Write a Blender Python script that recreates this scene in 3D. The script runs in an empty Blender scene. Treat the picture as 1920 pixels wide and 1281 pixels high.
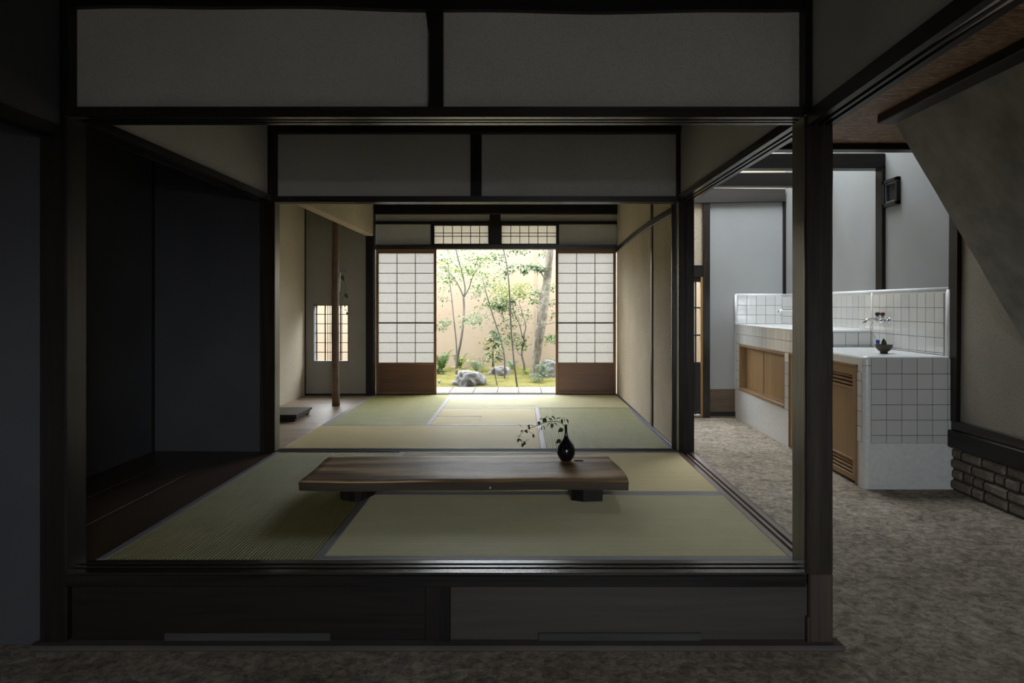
import bpy, bmesh, math, random
from mathutils import Vector, Matrix, noise
random.seed(11)
S = bpy.context.scene
COL = S.collection

# ------------------------------------------------------------------ camera
CZ = 1.316                      # eye height over the earth floor
T = 0.29                        # top of the tatami over the earth floor
cam = bpy.data.cameras.new('camera'); cam.lens = 24; cam.sensor_width = 36
cam.shift_x = -15 / 1920; cam.shift_y = -68.5 / 1920
cam.clip_start = 0.05
camo = bpy.data.objects.new('camera', cam); COL.objects.link(camo)
camo.location = (0, 0, CZ); camo.rotation_euler = (math.pi / 2, 0, 0)
S.camera = camo

# ------------------------------------------------------------------ world: even overcast sky
W = bpy.data.worlds.new('overcast_sky'); S.world = W; W.use_nodes = True
bg = W.node_tree.nodes['Background']
bg.inputs[0].default_value = (0.875, 0.94, 1.0, 1); bg.inputs[1].default_value = 16.5
S.view_settings.view_transform = 'Standard'; S.view_settings.look = 'None'
S.view_settings.gamma = 1; S.view_settings.use_curve_mapping = False
S.view_settings.exposure = 0.22
S.cycles.diffuse_bounces = 6; S.cycles.max_bounces = 12


def portal(name, loc, rot, sx, sy):
    l = bpy.data.lights.new(name, 'AREA'); l.shape = 'RECTANGLE'; l.size = sx; l.size_y = sy
    l.cycles.is_portal = True
    o = bpy.data.objects.new(name, l); COL.objects.link(o); o.location = loc; o.rotation_euler = rot


portal('skylight_portal', (2.35, 6.68, 4.26), (0, 0, 0), 1.1, 2.15)
portal('garden_sky_portal', (-0.7, 9.95, 2.7), (0, 0, 0), 8.2, 3.3)
portal('street_door_portal', (.75, -1.78, 1.2), (math.pi / 2, 0, 0), 1.3, 1.1)

# ------------------------------------------------------------------ mesh helpers
WL = {}


def base_of(vs):
    xs = [v[0] for v in vs]; ys = [v[1] for v in vs]; zs = [v[2] for v in vs]
    return Vector(((min(xs) + max(xs)) / 2, (min(ys) + max(ys)) / 2, min(zs)))


class MB:
    def __init__(s):
        s.v = []; s.f = []

    def add(s, vs, fs):
        o = len(s.v); s.v += [tuple(p) for p in vs]; s.f += [tuple(i + o for i in f) for f in fs]; return s

    def box(s, x0, x1, y0, y1, z0, z1, c=0.003):
        vs, fs = cbox(x1 - x0, y1 - y0, z1 - z0, c)
        m = Vector(((x0 + x1) / 2, (y0 + y1) / 2, (z0 + z1) / 2))
        return s.add([Vector(p) + m for p in vs], fs)

    def mbox(s, M, sx, sy, sz, c=0.002):
        vs, fs = cbox(sx, sy, sz, c)
        return s.add([M @ Vector(p) for p in vs], fs)

    def bar(s, a, b, w, h, c=0.001):          # box beam from a to b
        a = Vector(a); b = Vector(b); d = b - a
        M = Matrix.Translation((a + b) / 2) @ d.to_track_quat('Y', 'Z').to_matrix().to_4x4()
        return s.mbox(M, w, d.length, h, c)

    def prism(s, poly, axis, a0, a1):          # poly in the two other axes (in order)
        n = len(poly); vs = []
        for a in (a0, a1):
            for p in poly:
                vs.append({'x': (a, p[0], p[1]), 'y': (p[0], a, p[1]), 'z': (p[0], p[1], a)}[axis])
        fs = [tuple(range(n))[::-1], tuple(range(n, 2 * n))]
        fs += [(i, (i + 1) % n, n + (i + 1) % n, n + i) for i in range(n)]
        return s.add(vs, fs)

    def tube(s, pts, rad, n=8, cap=True):
        pts = [Vector(p) for p in pts]
        if not hasattr(rad, '__len__'): rad = [rad] * len(pts)
        vs = []; fs = []; up = Vector((0.13, 0.97, 0.2)).normalized()
        for i, p in enumerate(pts):
            d = (pts[min(i + 1, len(pts) - 1)] - pts[max(i - 1, 0)]).normalized()
            a = d.cross(up)
            if a.length < 1e-3: a = d.cross(Vector((1, 0, 0)))
            a.normalize(); b = d.cross(a)
            for k in range(n):
                t = 2 * math.pi * k / n
                vs.append(p + (a * math.cos(t) + b * math.sin(t)) * rad[i])
        for i in range(len(pts) - 1):
            for k in range(n):
                k2 = (k + 1) % n
                fs.append((i * n + k, i * n + k2, (i + 1) * n + k2, (i + 1) * n + k))
        if cap:
            fs.append(tuple(range(n))[::-1]); fs.append(tuple(range((len(pts) - 1) * n, len(pts) * n)))
        return s.add(vs, fs)

    def lathe(s, prof, c, n=32):
        vs = []; fs = []
        for r, z in prof:
            for k in range(n):
                t = 2 * math.pi * k / n
                vs.append((c[0] + r * math.cos(t), c[1] + r * math.sin(t), c[2] + z))
        m = len(prof)
        for i in range(m - 1):
            for k in range(n):
                k2 = (k + 1) % n
                fs.append((i * n + k, i * n + k2, (i + 1) * n + k2, (i + 1) * n + k))
        fs.append(tuple(range(n))[::-1]); fs.append(tuple(range((m - 1) * n, m * n)))
        return s.add(vs, fs)

    def build(s, name, mat, parent=None, smooth=False, recentre=True):
        c = base_of(s.v) if recentre else Vector((0, 0, 0))
        me = bpy.data.meshes.new(name)
        me.from_pydata([Vector(p) - c for p in s.v], [], s.f)
        bm = bmesh.new(); bm.from_mesh(me); bmesh.ops.recalc_face_normals(bm, faces=bm.faces); bm.to_mesh(me); bm.free()
        me.materials.append(mat)
        if smooth:
            for p in me.polygons: p.use_smooth = True
        return link(name, me, c, parent)


def link(name, me, c, parent=None, rot=None):
    o = bpy.data.objects.new(name, me); COL.objects.link(o)
    c = Vector(c)
    if parent is not None:
        o.parent = parent; o.location = c - WL[parent]
    else:
        o.location = c
    if rot is not None:
        o.rotation_mode = 'QUATERNION'; o.rotation_quaternion = rot
    WL[o] = c
    return o


def cbox(sx, sy, sz, c):
    c = min(c, sx * .3, sy * .3, sz * .3)
    hx, hy, hz = sx / 2, sy / 2, sz / 2
    vs = []; idx = {}
    for a in (-1, 1):
        for b in (-1, 1):
            for d in (-1, 1):
                idx[(a, b, d, 0)] = len(vs); vs.append((a * hx, b * (hy - c), d * (hz - c)))
                idx[(a, b, d, 1)] = len(vs); vs.append((a * (hx - c), b * hy, d * (hz - c)))
                idx[(a, b, d, 2)] = len(vs); vs.append((a * (hx - c), b * (hy - c), d * hz))
    fs = []
    I = lambda a, b, d, k: idx[(a, b, d, k)]
    for a in (-1, 1):
        fs.append((I(a, -1, -1, 0), I(a, 1, -1, 0), I(a, 1, 1, 0), I(a, -1, 1, 0)))
        fs.append((I(-1, a, -1, 1), I(1, a, -1, 1), I(1, a, 1, 1), I(-1, a, 1, 1)))
        fs.append((I(-1, -1, a, 2), I(1, -1, a, 2), I(1, 1, a, 2), I(-1, 1, a, 2)))
    for a in (-1, 1):
        for b in (-1, 1):
            fs.append((I(a, b, -1, 0), I(a, b, 1, 0), I(a, b, 1, 1), I(a, b, -1, 1)))
            fs.append((I(a, -1, b, 0), I(a, 1, b, 0), I(a, 1, b, 2), I(a, -1, b, 2)))
            fs.append((I(-1, a, b, 1), I(1, a, b, 1), I(1, a, b, 2), I(-1, a, b, 2)))
            for d in (-1, 1):
                fs.append((I(a, b, d, 0), I(a, b, d, 1), I(a, b, d, 2)))
    return vs, fs


def box(name, x0, x1, y0, y1, z0, z1, mat, parent=None, c=0.003):
    return MB().box(x0, x1, y0, y1, z0, z1, c).build(name, mat, parent)


def tag(o, label=None, cat=None, group=None, kind=None):
    if label: o['label'] = label
    if cat: o['category'] = cat
    if group: o['group'] = group
    if kind: o['kind'] = kind
    return o


def struct(o, label=None, cat=None, group=None):
    return tag(o, label, cat, group, 'structure')


def empty(name, loc, label, cat, group=None, kind=None):
    o = bpy.data.objects.new(name, None); COL.objects.link(o); o.location = loc
    o.empty_display_size = 0.1
    WL[o] = Vector(loc)
    return tag(o, label, cat, group, kind)


SHARE = {}


def shared_box(name, sx, sy, sz, c, mat):
    k = (name, round(sx, 4), round(sy, 4), round(sz, 4), mat.name)
    if k not in SHARE:
        vs, fs = cbox(sx, sy, sz, c)
        me = bpy.data.meshes.new(name); me.from_pydata(vs, [], fs)
        bm = bmesh.new(); bm.from_mesh(me); bmesh.ops.recalc_face_normals(bm, faces=bm.faces); bm.to_mesh(me); bm.free()
        me.materials.append(mat); SHARE[k] = me
    return SHARE[k]


def P(px, py, Y):                # a point of the photograph at depth Y
    return Vector(((px - 975) / 1280 * Y, Y, CZ - (py - 572) / 1280 * Y))


# ------------------------------------------------------------------ materials
def new_mat(name):
    m = bpy.data.materials.new(name); m.use_nodes = True
    nt = m.node_tree; b = nt.nodes['Principled BSDF']
    return m, nt, b


def coords(nt, scale, rnd=True):
    tc = nt.nodes.new('ShaderNodeTexCoord'); mp = nt.nodes.new('ShaderNodeMapping')
    mp.inputs['Scale'].default_value = scale
    nt.links.new(tc.outputs['Object'], mp.inputs['Vector'])
    if rnd:
        oi = nt.nodes.new('ShaderNodeObjectInfo'); ml = nt.nodes.new('ShaderNodeMath'); ml.operation = 'MULTIPLY'
        ml.inputs[1].default_value = 37.0
        nt.links.new(oi.outputs['Random'], ml.inputs[0]); nt.links.new(ml.outputs[0], mp.inputs['Location'])
    return mp.outputs['Vector']


def noise_node(nt, vec, scale, detail=4, rough=.55, dist=0):
    n = nt.nodes.new('ShaderNodeTexNoise'); n.inputs['Scale'].default_value = scale
    n.inputs['Detail'].default_value = detail; n.inputs['Roughness'].default_value = rough
    n.inputs['Distortion'].default_value = dist
    nt.links.new(vec, n.inputs['Vector']); return n.outputs['Fac']


def ramp(nt, fac, stops):
    r = nt.nodes.new('ShaderNodeValToRGB'); e = r.color_ramp.elements
    e[0].position, e[0].color = stops[0][0], (*stops[0][1], 1)
    e[1].position, e[1].color = stops[-1][0], (*stops[-1][1], 1)
    for p, c in stops[1:-1]:
        k = e.new(p); k.color = (*c, 1)
    nt.links.new(fac, r.inputs['Fac']); return r.outputs['Color']


def bump(nt, b, h, strength, dist=0.01):
    n = nt.nodes.new('ShaderNodeBump'); n.inputs['Strength'].default_value = strength
    n.inputs['Distance'].default_value = dist
    nt.links.new(h, n.inputs['Height']); nt.links.new(n.outputs[0], b.inputs['Normal'])


def rough_map(nt, b, fac, lo, hi):
    m = nt.nodes.new('ShaderNodeMapRange'); m.inputs['To Min'].default_value = lo; m.inputs['To Max'].default_value = hi
    nt.links.new(fac, m.inputs['Value']); nt.links.new(m.outputs[0], b.inputs['Roughness'])


def wood(name, c0, c1, axis='z', r=(.4, .6), bs=.25, fine=60, c2=None, spec=.5):
    m, nt, b = new_mat(name)
    sc = {'x': (.05, 1, 1), 'y': (1, .05, 1), 'z': (1, 1, .05)}[axis]
    v = coords(nt, sc)
    f = noise_node(nt, v, fine, 5, .6, .3); g = noise_node(nt, v, fine * .12, 3, .5, 1.2)
    mx = nt.nodes.new('ShaderNodeMath'); mx.operation = 'MULTIPLY_ADD'; mx.inputs[1].default_value = .5
    nt.links.new(f, mx.inputs[0]); hm = nt.nodes.new('ShaderNodeMath'); hm.operation = 'MULTIPLY'; hm.inputs[1].default_value = .5
    nt.links.new(g, hm.inputs[0]); nt.links.new(hm.outputs[0], mx.inputs[2])
    st = [(.32, c0), (.68, c1)] if c2 is None else [(.3, c0), (.52, c1), (.7, c2)]
    nt.links.new(ramp(nt, mx.outputs[0], st), b.inputs['Base Color'])
    rough_map(nt, b, g, *r); bump(nt, b, mx.outputs[0], bs, .004)
    b.inputs['Specular IOR Level'].default_value = spec
    return m


def plaster(name, c0, c1, speck=None, r=.9, scale=9, fine=260, bs=.3):
    m, nt, b = new_mat(name)
    v = coords(nt, (1, 1, 1))
    big = noise_node(nt, v, scale * .22, 4, .6); f = noise_node(nt, v, fine, 2, .5)
    base = ramp(nt, big, [(.3, c0), (.7, c1)])
    if speck:
        mix = nt.nodes.new('ShaderNodeMix'); mix.data_type = 'RGBA'
        fr = ramp(nt, f, [(.5, (0, 0, 0)), (.72, (1, 1, 1))])
        nt.links.new(fr, mix.inputs['Factor']); nt.links.new(base, mix.inputs['A']); mix.inputs['B'].default_value = (*speck, 1)
        base = mix.outputs['Result']
    nt.links.new(base, b.inputs['Base Color']); b.inputs['Roughness'].default_value = r
    b.inputs['Specular IOR Level'].default_value = .2
    bump(nt, b, f, bs, .003)
    return m


def plain(name, c, r=.5, metal=0, spec=.5):
    m, nt, b = new_mat(name)
    v = coords(nt, (1, 1, 1)); f = noise_node(nt, v, 30, 3)
    nt.links.new(ramp(nt, f, [(.3, tuple(x * .93 for x in c)), (.7, tuple(min(1, x * 1.05) for x in c))]), b.inputs['Base Color'])
    b.inputs['Roughness'].default_value = r; b.inputs['Metallic'].default_value = metal
    b.inputs['Specular IOR Level'].default_value = spec
    return m


def paper(name, c, tr=.55):
    m, nt, b = new_mat(name)
    out = nt.nodes['Material Output']; nt.nodes.remove(b)
    v = coords(nt, (1, 1, 1)); f = noise_node(nt, v, 55, 5, .7)
    col = ramp(nt, f, [(.3, tuple(x * .86 for x in c)), (.65, c)])
    d = nt.nodes.new('ShaderNodeBsdfDiffuse'); t = nt.nodes.new('ShaderNodeBsdfTranslucent'); mx = nt.nodes.new('ShaderNodeMixShader')
    nt.links.new(col, d.inputs[0]); nt.links.new(col, t.inputs[0]); mx.inputs[0].default_value = tr
    nt.links.new(d.outputs[0], mx.inputs[1]); nt.links.new(t.outputs[0], mx.inputs[2]); nt.links.new(mx.outputs[0], out.inputs[0])
    return m


def leafmat(name, c0, c1):
    m, nt, b = new_mat(name)
    out = nt.nodes['Material Output']
    v = coords(nt, (1, 1, 1)); f = noise_node(nt, v, 14, 3, .7)
    col = ramp(nt, f, [(.35, tuple(x * .33 for x in c0)), (.65, tuple(x * .33 for x in c1))])
    nt.links.new(col, b.inputs['Base Color']); b.inputs['Roughness'].default_value = .45
    t = nt.nodes.new('ShaderNodeBsdfTranslucent'); nt.links.new(col, t.inputs[0])
    mx = nt.nodes.new('ShaderNodeMixShader'); mx.inputs[0].default_value = .4
    nt.links.new(b.outputs[0], mx.inputs[1]); nt.links.new(t.outputs[0], mx.inputs[2]); nt.links.new(mx.outputs[0], out.inputs[0])
    return m


DK0, DK1 = (.007, .006, .006), (.022, .017, .014)
timber = {a: wood('dark_timber_' + a, DK0, DK1, a, (.3, .45), .25, 60, None, .25) for a in 'xyz'}
aged = {a: wood('aged_timber_' + a, (.010, .008, .007), (.038, .030, .022), a, (.2, .34), .3, 60, None, .45) for a in 'xyz'}
reddish = wood('worn_reddish_timber', (.014, .008, .006), (.075, .042, .024), 'z', (.5, .7), .4)
shoji_wood = {a: wood('cedar_' + a, (.14, .065, .028), (.26, .135, .06), a, (.4, .55), .1) for a in 'xz'}
shoji_panel = wood('cedar_panel', (.10, .040, .018), (.19, .085, .04), 'x', (.3, .5), .1)
lattice_wood = plain('dark_lattice_wood', (.03, .025, .022), .5)
board_alcove = wood('alcove_boards', (.04, .024, .014), (.13, .078, .045), 'y', (.25, .4), .25, 45)
board_toko = wood('pale_worn_boards', (.20, .145, .095), (.43, .33, .225), 'x', (.35, .5), .3, 40)
board_deck = wood('weathered_deck', (.085, .073, .06), (.115, .10, .085), 'y', (.6, .8), .15, 40)
door_wood = wood('door_cedar', (.26, .15, .058), (.38, .235, .10), 'z', (.4, .55), .1, 50)
door_frame_wood = wood('door_frame_cedar', (.20, .125, .06), (.32, .20, .10), 'z', (.4, .55), .1, 50)
kokabe = plaster('grey_fibre_plaster', (.60, .585, .555), (.66, .645, .615), (.40, .38, .36))
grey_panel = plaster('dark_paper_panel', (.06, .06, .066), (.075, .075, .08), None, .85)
clay = plaster('straw_clay', (.44, .37, .275), (.54, .46, .35), (.24, .19, .13), .9, 9, 130)
lit_toko_clay = plaster('lit_toko_clay', (.60, .53, .41), (.67, .59, .46), (.3, .25, .19), .9, 9, 200)  # side wall clay painted paler for the garden light it gets
white = plaster('white_plaster', (.295, .30, .297), (.33, .335, .332), None, .8, 6, 160, .12)
cream_hi = plaster('cream_plaster', (.55, .47, .32), (.62, .54, .38), None, .9)
soffit_m = plaster('rough_grey_plaster', (.19, .187, .172), (.37, .36, .335), None, .9, 16, 60, .3)
beige_wall = plaster('beige_plaster', (.27, .24, .195), (.32, .29, .235), (.2, .175, .145), .9, 9, 120)
garden_wall = plaster('garden_wall_plaster', (.198, .151, .105), (.226, .178, .127), None, .9, 5, 120, .3)
enamel = plain('white_enamel', (.74, .75, .74), .25)
grout = plain('grey_grout', (.15, .145, .135), .9)
chrome = plain('chrome', (.7, .72, .74), .12, 1)
black_glaze = plain('black_glaze', (.006, .006, .008), .16)
bowl_m = plain('brown_stoneware', (.055, .045, .035), .6)
black_paint = plain('black_paint', (.012, .012, .014), .5)
porcelain = plain('pale_porcelain', (.6, .6, .55), .3)
bamboo_m = plain('brown_bamboo', (.10, .065, .04), .5)
mortar = plaster('dark_mortar', (.06, .055, .05), (.09, .08, .07), None)
brick_m = plaster('old_brick', (.14, .115, .09), (.26, .22, .18), (.10, .08, .07), .9, 30, 90, .6)
washi = paper('washi', (.345, .322, .287), .40)
washi2 = paper('aged_washi', (.36, .31, .225), .40)
shade_black = plain('slot_shade', (.01, .01, .01), .8)

# tiles: glossy off-white glaze with a slight unevenness
tile_m, nt, b = new_mat('white_glazed_tile')
v = coords(nt, (1, 1, 1)); oi = nt.nodes.new('ShaderNodeObjectInfo')
nt.links.new(ramp(nt, oi.outputs['Random'], [(0, (.60, .60, .585)), (1, (.65, .65, .635))]), b.inputs['Base Color'])
b.inputs['Roughness'].default_value = .06; b.inputs['Specular IOR Level'].default_value = .9
bump(nt, b, noise_node(nt, v, 9, 2), .06, .02)


def tatami_mat_material(name, c0, c1):
    m, nt, b = new_mat(name)
    v = coords(nt, (1, 1, 1)); f = noise_node(nt, v, 6, 5, .6); g = noise_node(nt, v, 300, 2)
    mx = nt.nodes.new('ShaderNodeMath'); mx.operation = 'MULTIPLY_ADD'; mx.inputs[1].default_value = .4
    nt.links.new(g, mx.inputs[0]); h = nt.nodes.new('ShaderNodeMath'); h.operation = 'MULTIPLY'; h.inputs[1].default_value = .6
    nt.links.new(f, h.inputs[0]); nt.links.new(h.outputs[0], mx.inputs[2])
    nt.links.new(ramp(nt, mx.outputs[0], [(.3, c0), (.7, c1)]), b.inputs['Base Color'])
    b.inputs['Roughness'].default_value = .6; b.inputs['Specular IOR Level'].default_value = .2
    bump(nt, b, g, .2, .001)
    return m


rush_sheen = tatami_mat_material('sheen_straw_rush', (.80, .68, .38), (.87, .75, .45))  # sheen of the crosswise weave painted in as paler, yellower rush
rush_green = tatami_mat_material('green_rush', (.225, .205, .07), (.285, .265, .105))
rush_mid = tatami_mat_material('part_sheen_rush', (.60, .55, .34), (.68, .63, .40))  # the same weave sheen painted in more weakly
cloth = plain('grey_lavender_cloth', (.25, .24, .255), .6)

# earth floor
earth, nt, b = new_mat('earth_floor')
v = coords(nt, (1, 1, 1), False)
n1 = noise_node(nt, v, 1.7, 6, .72, .5); n2 = noise_node(nt, v, 26, 6, .75, .6); n3 = noise_node(nt, v, 160, 3, .6)
mx = nt.nodes.new('ShaderNodeMix'); mx.data_type = 'RGBA'; mx.blend_type = 'MULTIPLY'; mx.inputs['Factor'].default_value = .85
nt.links.new(ramp(nt, n1, [(.3, (.33, .27, .195)), (.7, (.50, .435, .35))]), mx.inputs['A'])
nt.links.new(ramp(nt, n2, [(.38, (.32, .30, .28)), (.58, (1, 1, 1))]), mx.inputs['B'])
mx2 = nt.nodes.new('ShaderNodeMix'); mx2.data_type = 'RGBA'; mx2.blend_type = 'MULTIPLY'; mx2.inputs['Factor'].default_value = .9
n4 = noise_node(nt, v, 7, 7, .8, 1.0); nt.links.new(mx.outputs['Result'], mx2.inputs['A'])
nt.links.new(ramp(nt, n4, [(.36, (.42, .40, .38)), (.56, (1, 1, 1))]), mx2.inputs['B'])
nt.links.new(mx2.outputs['Result'], b.inputs['Base Color']); b.inputs['Roughness'].default_value = .85
add = nt.nodes.new('ShaderNodeMath'); nt.links.new(n2, add.inputs[0]); nt.links.new(n3, add.inputs[1])
bump(nt, b, add.outputs[0], .5, .012)

# woven ceiling: shimmering split wood
woven, nt, b = new_mat('woven_shingle_ceiling')
v = coords(nt, (1, 4, 1), False)
w1 = noise_node(nt, v, 9, 5, .65, 2.2)
nt.links.new(ramp(nt, w1, [(.36, (.06, .032, .014)), (.5, (.24, .13, .055)), (.66, (.50, .31, .14))]), b.inputs['Base Color'])
b.inputs['Roughness'].default_value = .5; bump(nt, b, w1, .7, .02)

# table slab
slab_m, nt, b = new_mat('old_slab_wood')
v = coords(nt, (.28, 1, 1), False)
s1 = noise_node(nt, v, 4.2, 4, .55, 1.6); s2 = noise_node(nt, v, 38, 4, .6, .5)
wv = nt.nodes.new('ShaderNodeTexWave'); wv.wave_type = 'BANDS'; wv.bands_direction = 'Y'
wv.inputs['Scale'].default_value = 1.7; wv.inputs['Distortion'].default_value = 11; wv.inputs['Detail'].default_value = 3
wv.inputs['Detail Scale'].default_value = .9
nt.links.new(v, wv.inputs['Vector'])
a1 = nt.nodes.new('ShaderNodeMath'); a1.operation = 'MULTIPLY_ADD'; a1.inputs[1].default_value = .35
nt.links.new(wv.outputs['Fac'], a1.inputs[0]); h1 = nt.nodes.new('ShaderNodeMath'); h1.operation = 'MULTIPLY'; h1.inputs[1].default_value = .65
nt.links.new(s1, h1.inputs[0]); nt.links.new(h1.outputs[0], a1.inputs[2])
nt.links.new(ramp(nt, a1.outputs[0], [(.25, (.11, .064, .03)), (.5, (.30, .185, .085)), (.70, (.62, .43, .23))]), b.inputs['Base Color'])
rough_map(nt, b, s1, .42, .62); b.inputs['Specular IOR Level'].default_value = .14
a2 = nt.nodes.new('ShaderNodeMath'); nt.links.new(a1.outputs[0], a2.inputs[0])
h2 = nt.nodes.new('ShaderNodeMath'); h2.operation = 'MULTIPLY'; h2.inputs[1].default_value = .25
nt.links.new(s2, h2.inputs[0]); nt.links.new(h2.outputs[0], a2.inputs[1])
bump(nt, b, a2.outputs[0], .35, .02)

rock_m, nt, b = new_mat('grey_rock')
v = coords(nt, (1, 1, 1)); r1 = noise_node(nt, v, 9, 6, .75, .5)
nt.links.new(ramp(nt, r1, [(.3, (.03, .029, .027)), (.5, (.11, .105, .10)), (.68, (.23, .225, .21))]), b.inputs['Base Color'])
b.inputs['Roughness'].default_value = .9; bump(nt, b, r1, .7, .03)
moss_m, nt, b = new_mat('moss')
v = coords(nt, (1, 1, 1), False); r1 = noise_node(nt, v, 5, 6, .75, .4); r2 = noise_node(nt, v, 60, 4, .7)
mx = nt.nodes.new('ShaderNodeMath'); mx.operation = 'MULTIPLY_ADD'; mx.inputs[1].default_value = .4; nt.links.new(r2, mx.inputs[0])
h = nt.nodes.new('ShaderNodeMath'); h.operation = 'MULTIPLY'; h.inputs[1].default_value = .6; nt.links.new(r1, h.inputs[0]); nt.links.new(h.outputs[0], mx.inputs[2])
nt.links.new(ramp(nt, mx.outputs[0], [(.34, (.04, .035, .006)), (.5, (.125, .11, .016)), (.66, (.19, .165, .03))]), b.inputs['Base Color'])
b.inputs['Roughness'].default_value = 1; bump(nt, b, r2, 1, .03)
bark_pale, nt, b = new_mat('pale_bark')
v = coords(nt, (1, 1, .55)); r1 = noise_node(nt, v, 11, 5, .7, .6)
nt.links.new(ramp(nt, r1, [(.34, (.045, .036, .026)), (.48, (.10, .085, .064)), (.64, (.19, .168, .135))]), b.inputs['Base Color'])
b.inputs['Roughness'].default_value = .9; bump(nt, b, r1, .5, .02)
bark_dark = wood('dark_bark', (.035, .03, .025), (.09, .08, .065), 'z', (.8, .95), .4, 60)
log_m = wood('brown_log_bark', (.06, .034, .018), (.19, .11, .055), 'x', (.45, .65), .5, 60)
leaf_g = leafmat('green_leaf', (.07, .20, .03), (.20, .37, .07))
leaf_y = leafmat('yellow_green_leaf', (.30, .42, .08), (.55, .60, .15))
leaf_d = leafmat('deep_green_leaf', (.025, .10, .02), (.07, .21, .05))
leaf_p = leafmat('pale_green_leaf', (.30, .45, .22), (.50, .62, .38))
leaf_yel = leafmat('yellow_leaf', (.62, .58, .04), (.75, .70, .08))
leaf_in = leafmat('indoor_leaf', (.05, .13, .03), (.13, .26, .07))
petal_blue = plain('blue_petal', (.07, .10, .55), .6)
petal_violet = plain('violet_petal', (.26, .20, .55), .6)
stem_m = plain('green_brown_stem', (.10, .11, .05), .6)

glass_m, nt, b = new_mat('clear_glass')
b.inputs['Transmission Weight'].default_value = 1; b.inputs['Roughness'].default_value = 0; b.inputs['IOR'].default_value = 1.0
b.inputs['Base Color'].default_value = (.95, .97, .97, 1)
v = coords(nt, (1, 1, 1)); bump(nt, b, noise_node(nt, v, 4, 2), .01, .001)

XW = 3.10                        # face of the kitchen side wall
YF = 7.983                       # face of the kitchen end wall
# ------------------------------------------------------------------ ground, roofs, outer shell
g = struct(box('garden_soil', -5.2, 4.2, 7.95, 12.2, -.12, .02, plaster('soil', (.10, .08, .05), (.14, .11, .07))), 'brown soil under the garden moss', 'soil')
f = MB(); f.box(-3.2, 3.3, -2.2, 8.1, -.15, 0, .001)
struct(f.build('floor', earth, recentre=False), 'trodden grey brown earth floor running from the step to the tiled counter', 'floor')
struct(box('street_ground', -25, 25, -25, 30, -.4, -.16, mortar), 'dark ground outside the house', 'ground')
# roof slabs keep the rooms dark
roofm = timber['x']
struct(box('ceiling', -3.2, 1.26, -2.2, 8.8, 2.60, 2.75, roofm), 'dark board ceiling over the tatami rooms and the eave', 'ceiling')
struct(box('roof_slab', 1.2, 3.3, -2.2, 4.93, 2.56, 2.75, roofm), 'dark floor of the upper storey over the woven ceiling', 'ceiling')
w = MB(); w.box(XW, 3.3, -2.2, 8.1, -.15, 4.3)
wall_right = struct(w.build('wall_right', white, recentre=False), 'tall white plastered kitchen wall lit from the skylight', 'wall')
near = box('near_plaster', XW - .004, XW + .02, -2.2, 4.88, .49, 2.5, beige_wall, wall_right)
near['label'] = 'beige plaster under the sloping soffit'
wl = MB().box(-3.2, -3.0, -2.2, 8.1, -.15, 2.65)
struct(wl.build('wall_left', kokabe, recentre=False), 'grey outer wall behind the left opening', 'wall')
# street side wall with its window, behind the camera
w = MB(); w.box(-3.2, .1, -2.0, -1.82, -.15, 2.65); w.box(1.4, 3.3, -2.0, -1.82, -.15, 2.65); w.box(.1, 1.4, -2.0, -1.82, 1.75, 2.65); w.box(.1, 1.4, -2.0, -1.82, -.15, .65)
struct(w.build('wall_street', kokabe, recentre=False), 'grey street side wall with a wide window', 'wall')
# skylight shaft over the kitchen
w = MB(); w.box(1.1, 1.24, 4.9, 8.1, 2.55, 4.3); w.box(1.1, 3.3, 4.93, 5.06, 2.50, 4.3)
struct(w.build('wall_shaft', white, recentre=False), 'white plaster of the light shaft over the kitchen beams', 'wall')
struct(box('wall_gable', 1.1, 3.3, YF, 8.1, 2.66, 4.3, cream_hi), 'cream plaster high over the weathered brown beam', 'wall')
w = MB(); w.box(1.1, 3.3, 4.9, 5.6, 4.2, 4.3); w.box(1.1, 3.3, 7.75, 8.1, 4.2, 4.3); w.box(1.1, 1.8, 5.55, 7.85, 4.2, 4.3); w.box(2.9, 3.3, 5.55, 7.85, 4.2, 4.3)
struct(w.build('skylight_roof', roofm, recentre=False), 'roof around the kitchen skylight', 'roof')

# ------------------------------------------------------------------ raised floor and the step
struct(box('floor_raised', -2.75, 1.19, 2.66, 7.92, 0, T - .052, timber['x']), 'joist deck under the mats', 'floor')


def grooved(y0, y1, z0, z1, top):          # sill or lintel profile in (depth, z) with two grooves
    w = y1 - y0; a, b_, c_, d = [y0 + w * k for k in (.27, .43, .57, .73)]; g = .014
    if top:
        return [(y0, z0), (y1, z0), (y1, z1), (d, z1), (d, z1 - g), (c_, z1 - g), (c_, z1), (b_, z1), (b_, z1 - g), (a, z1 - g), (a, z1), (y0, z1)]
    return [(y0, z1), (y0, z0), (a, z0), (a, z0 + g), (b_, z0 + g), (b_, z0), (c_, z0), (c_, z0 + g), (d, z0 + g), (d, z0), (y1, z0), (y1, z1)]


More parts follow.
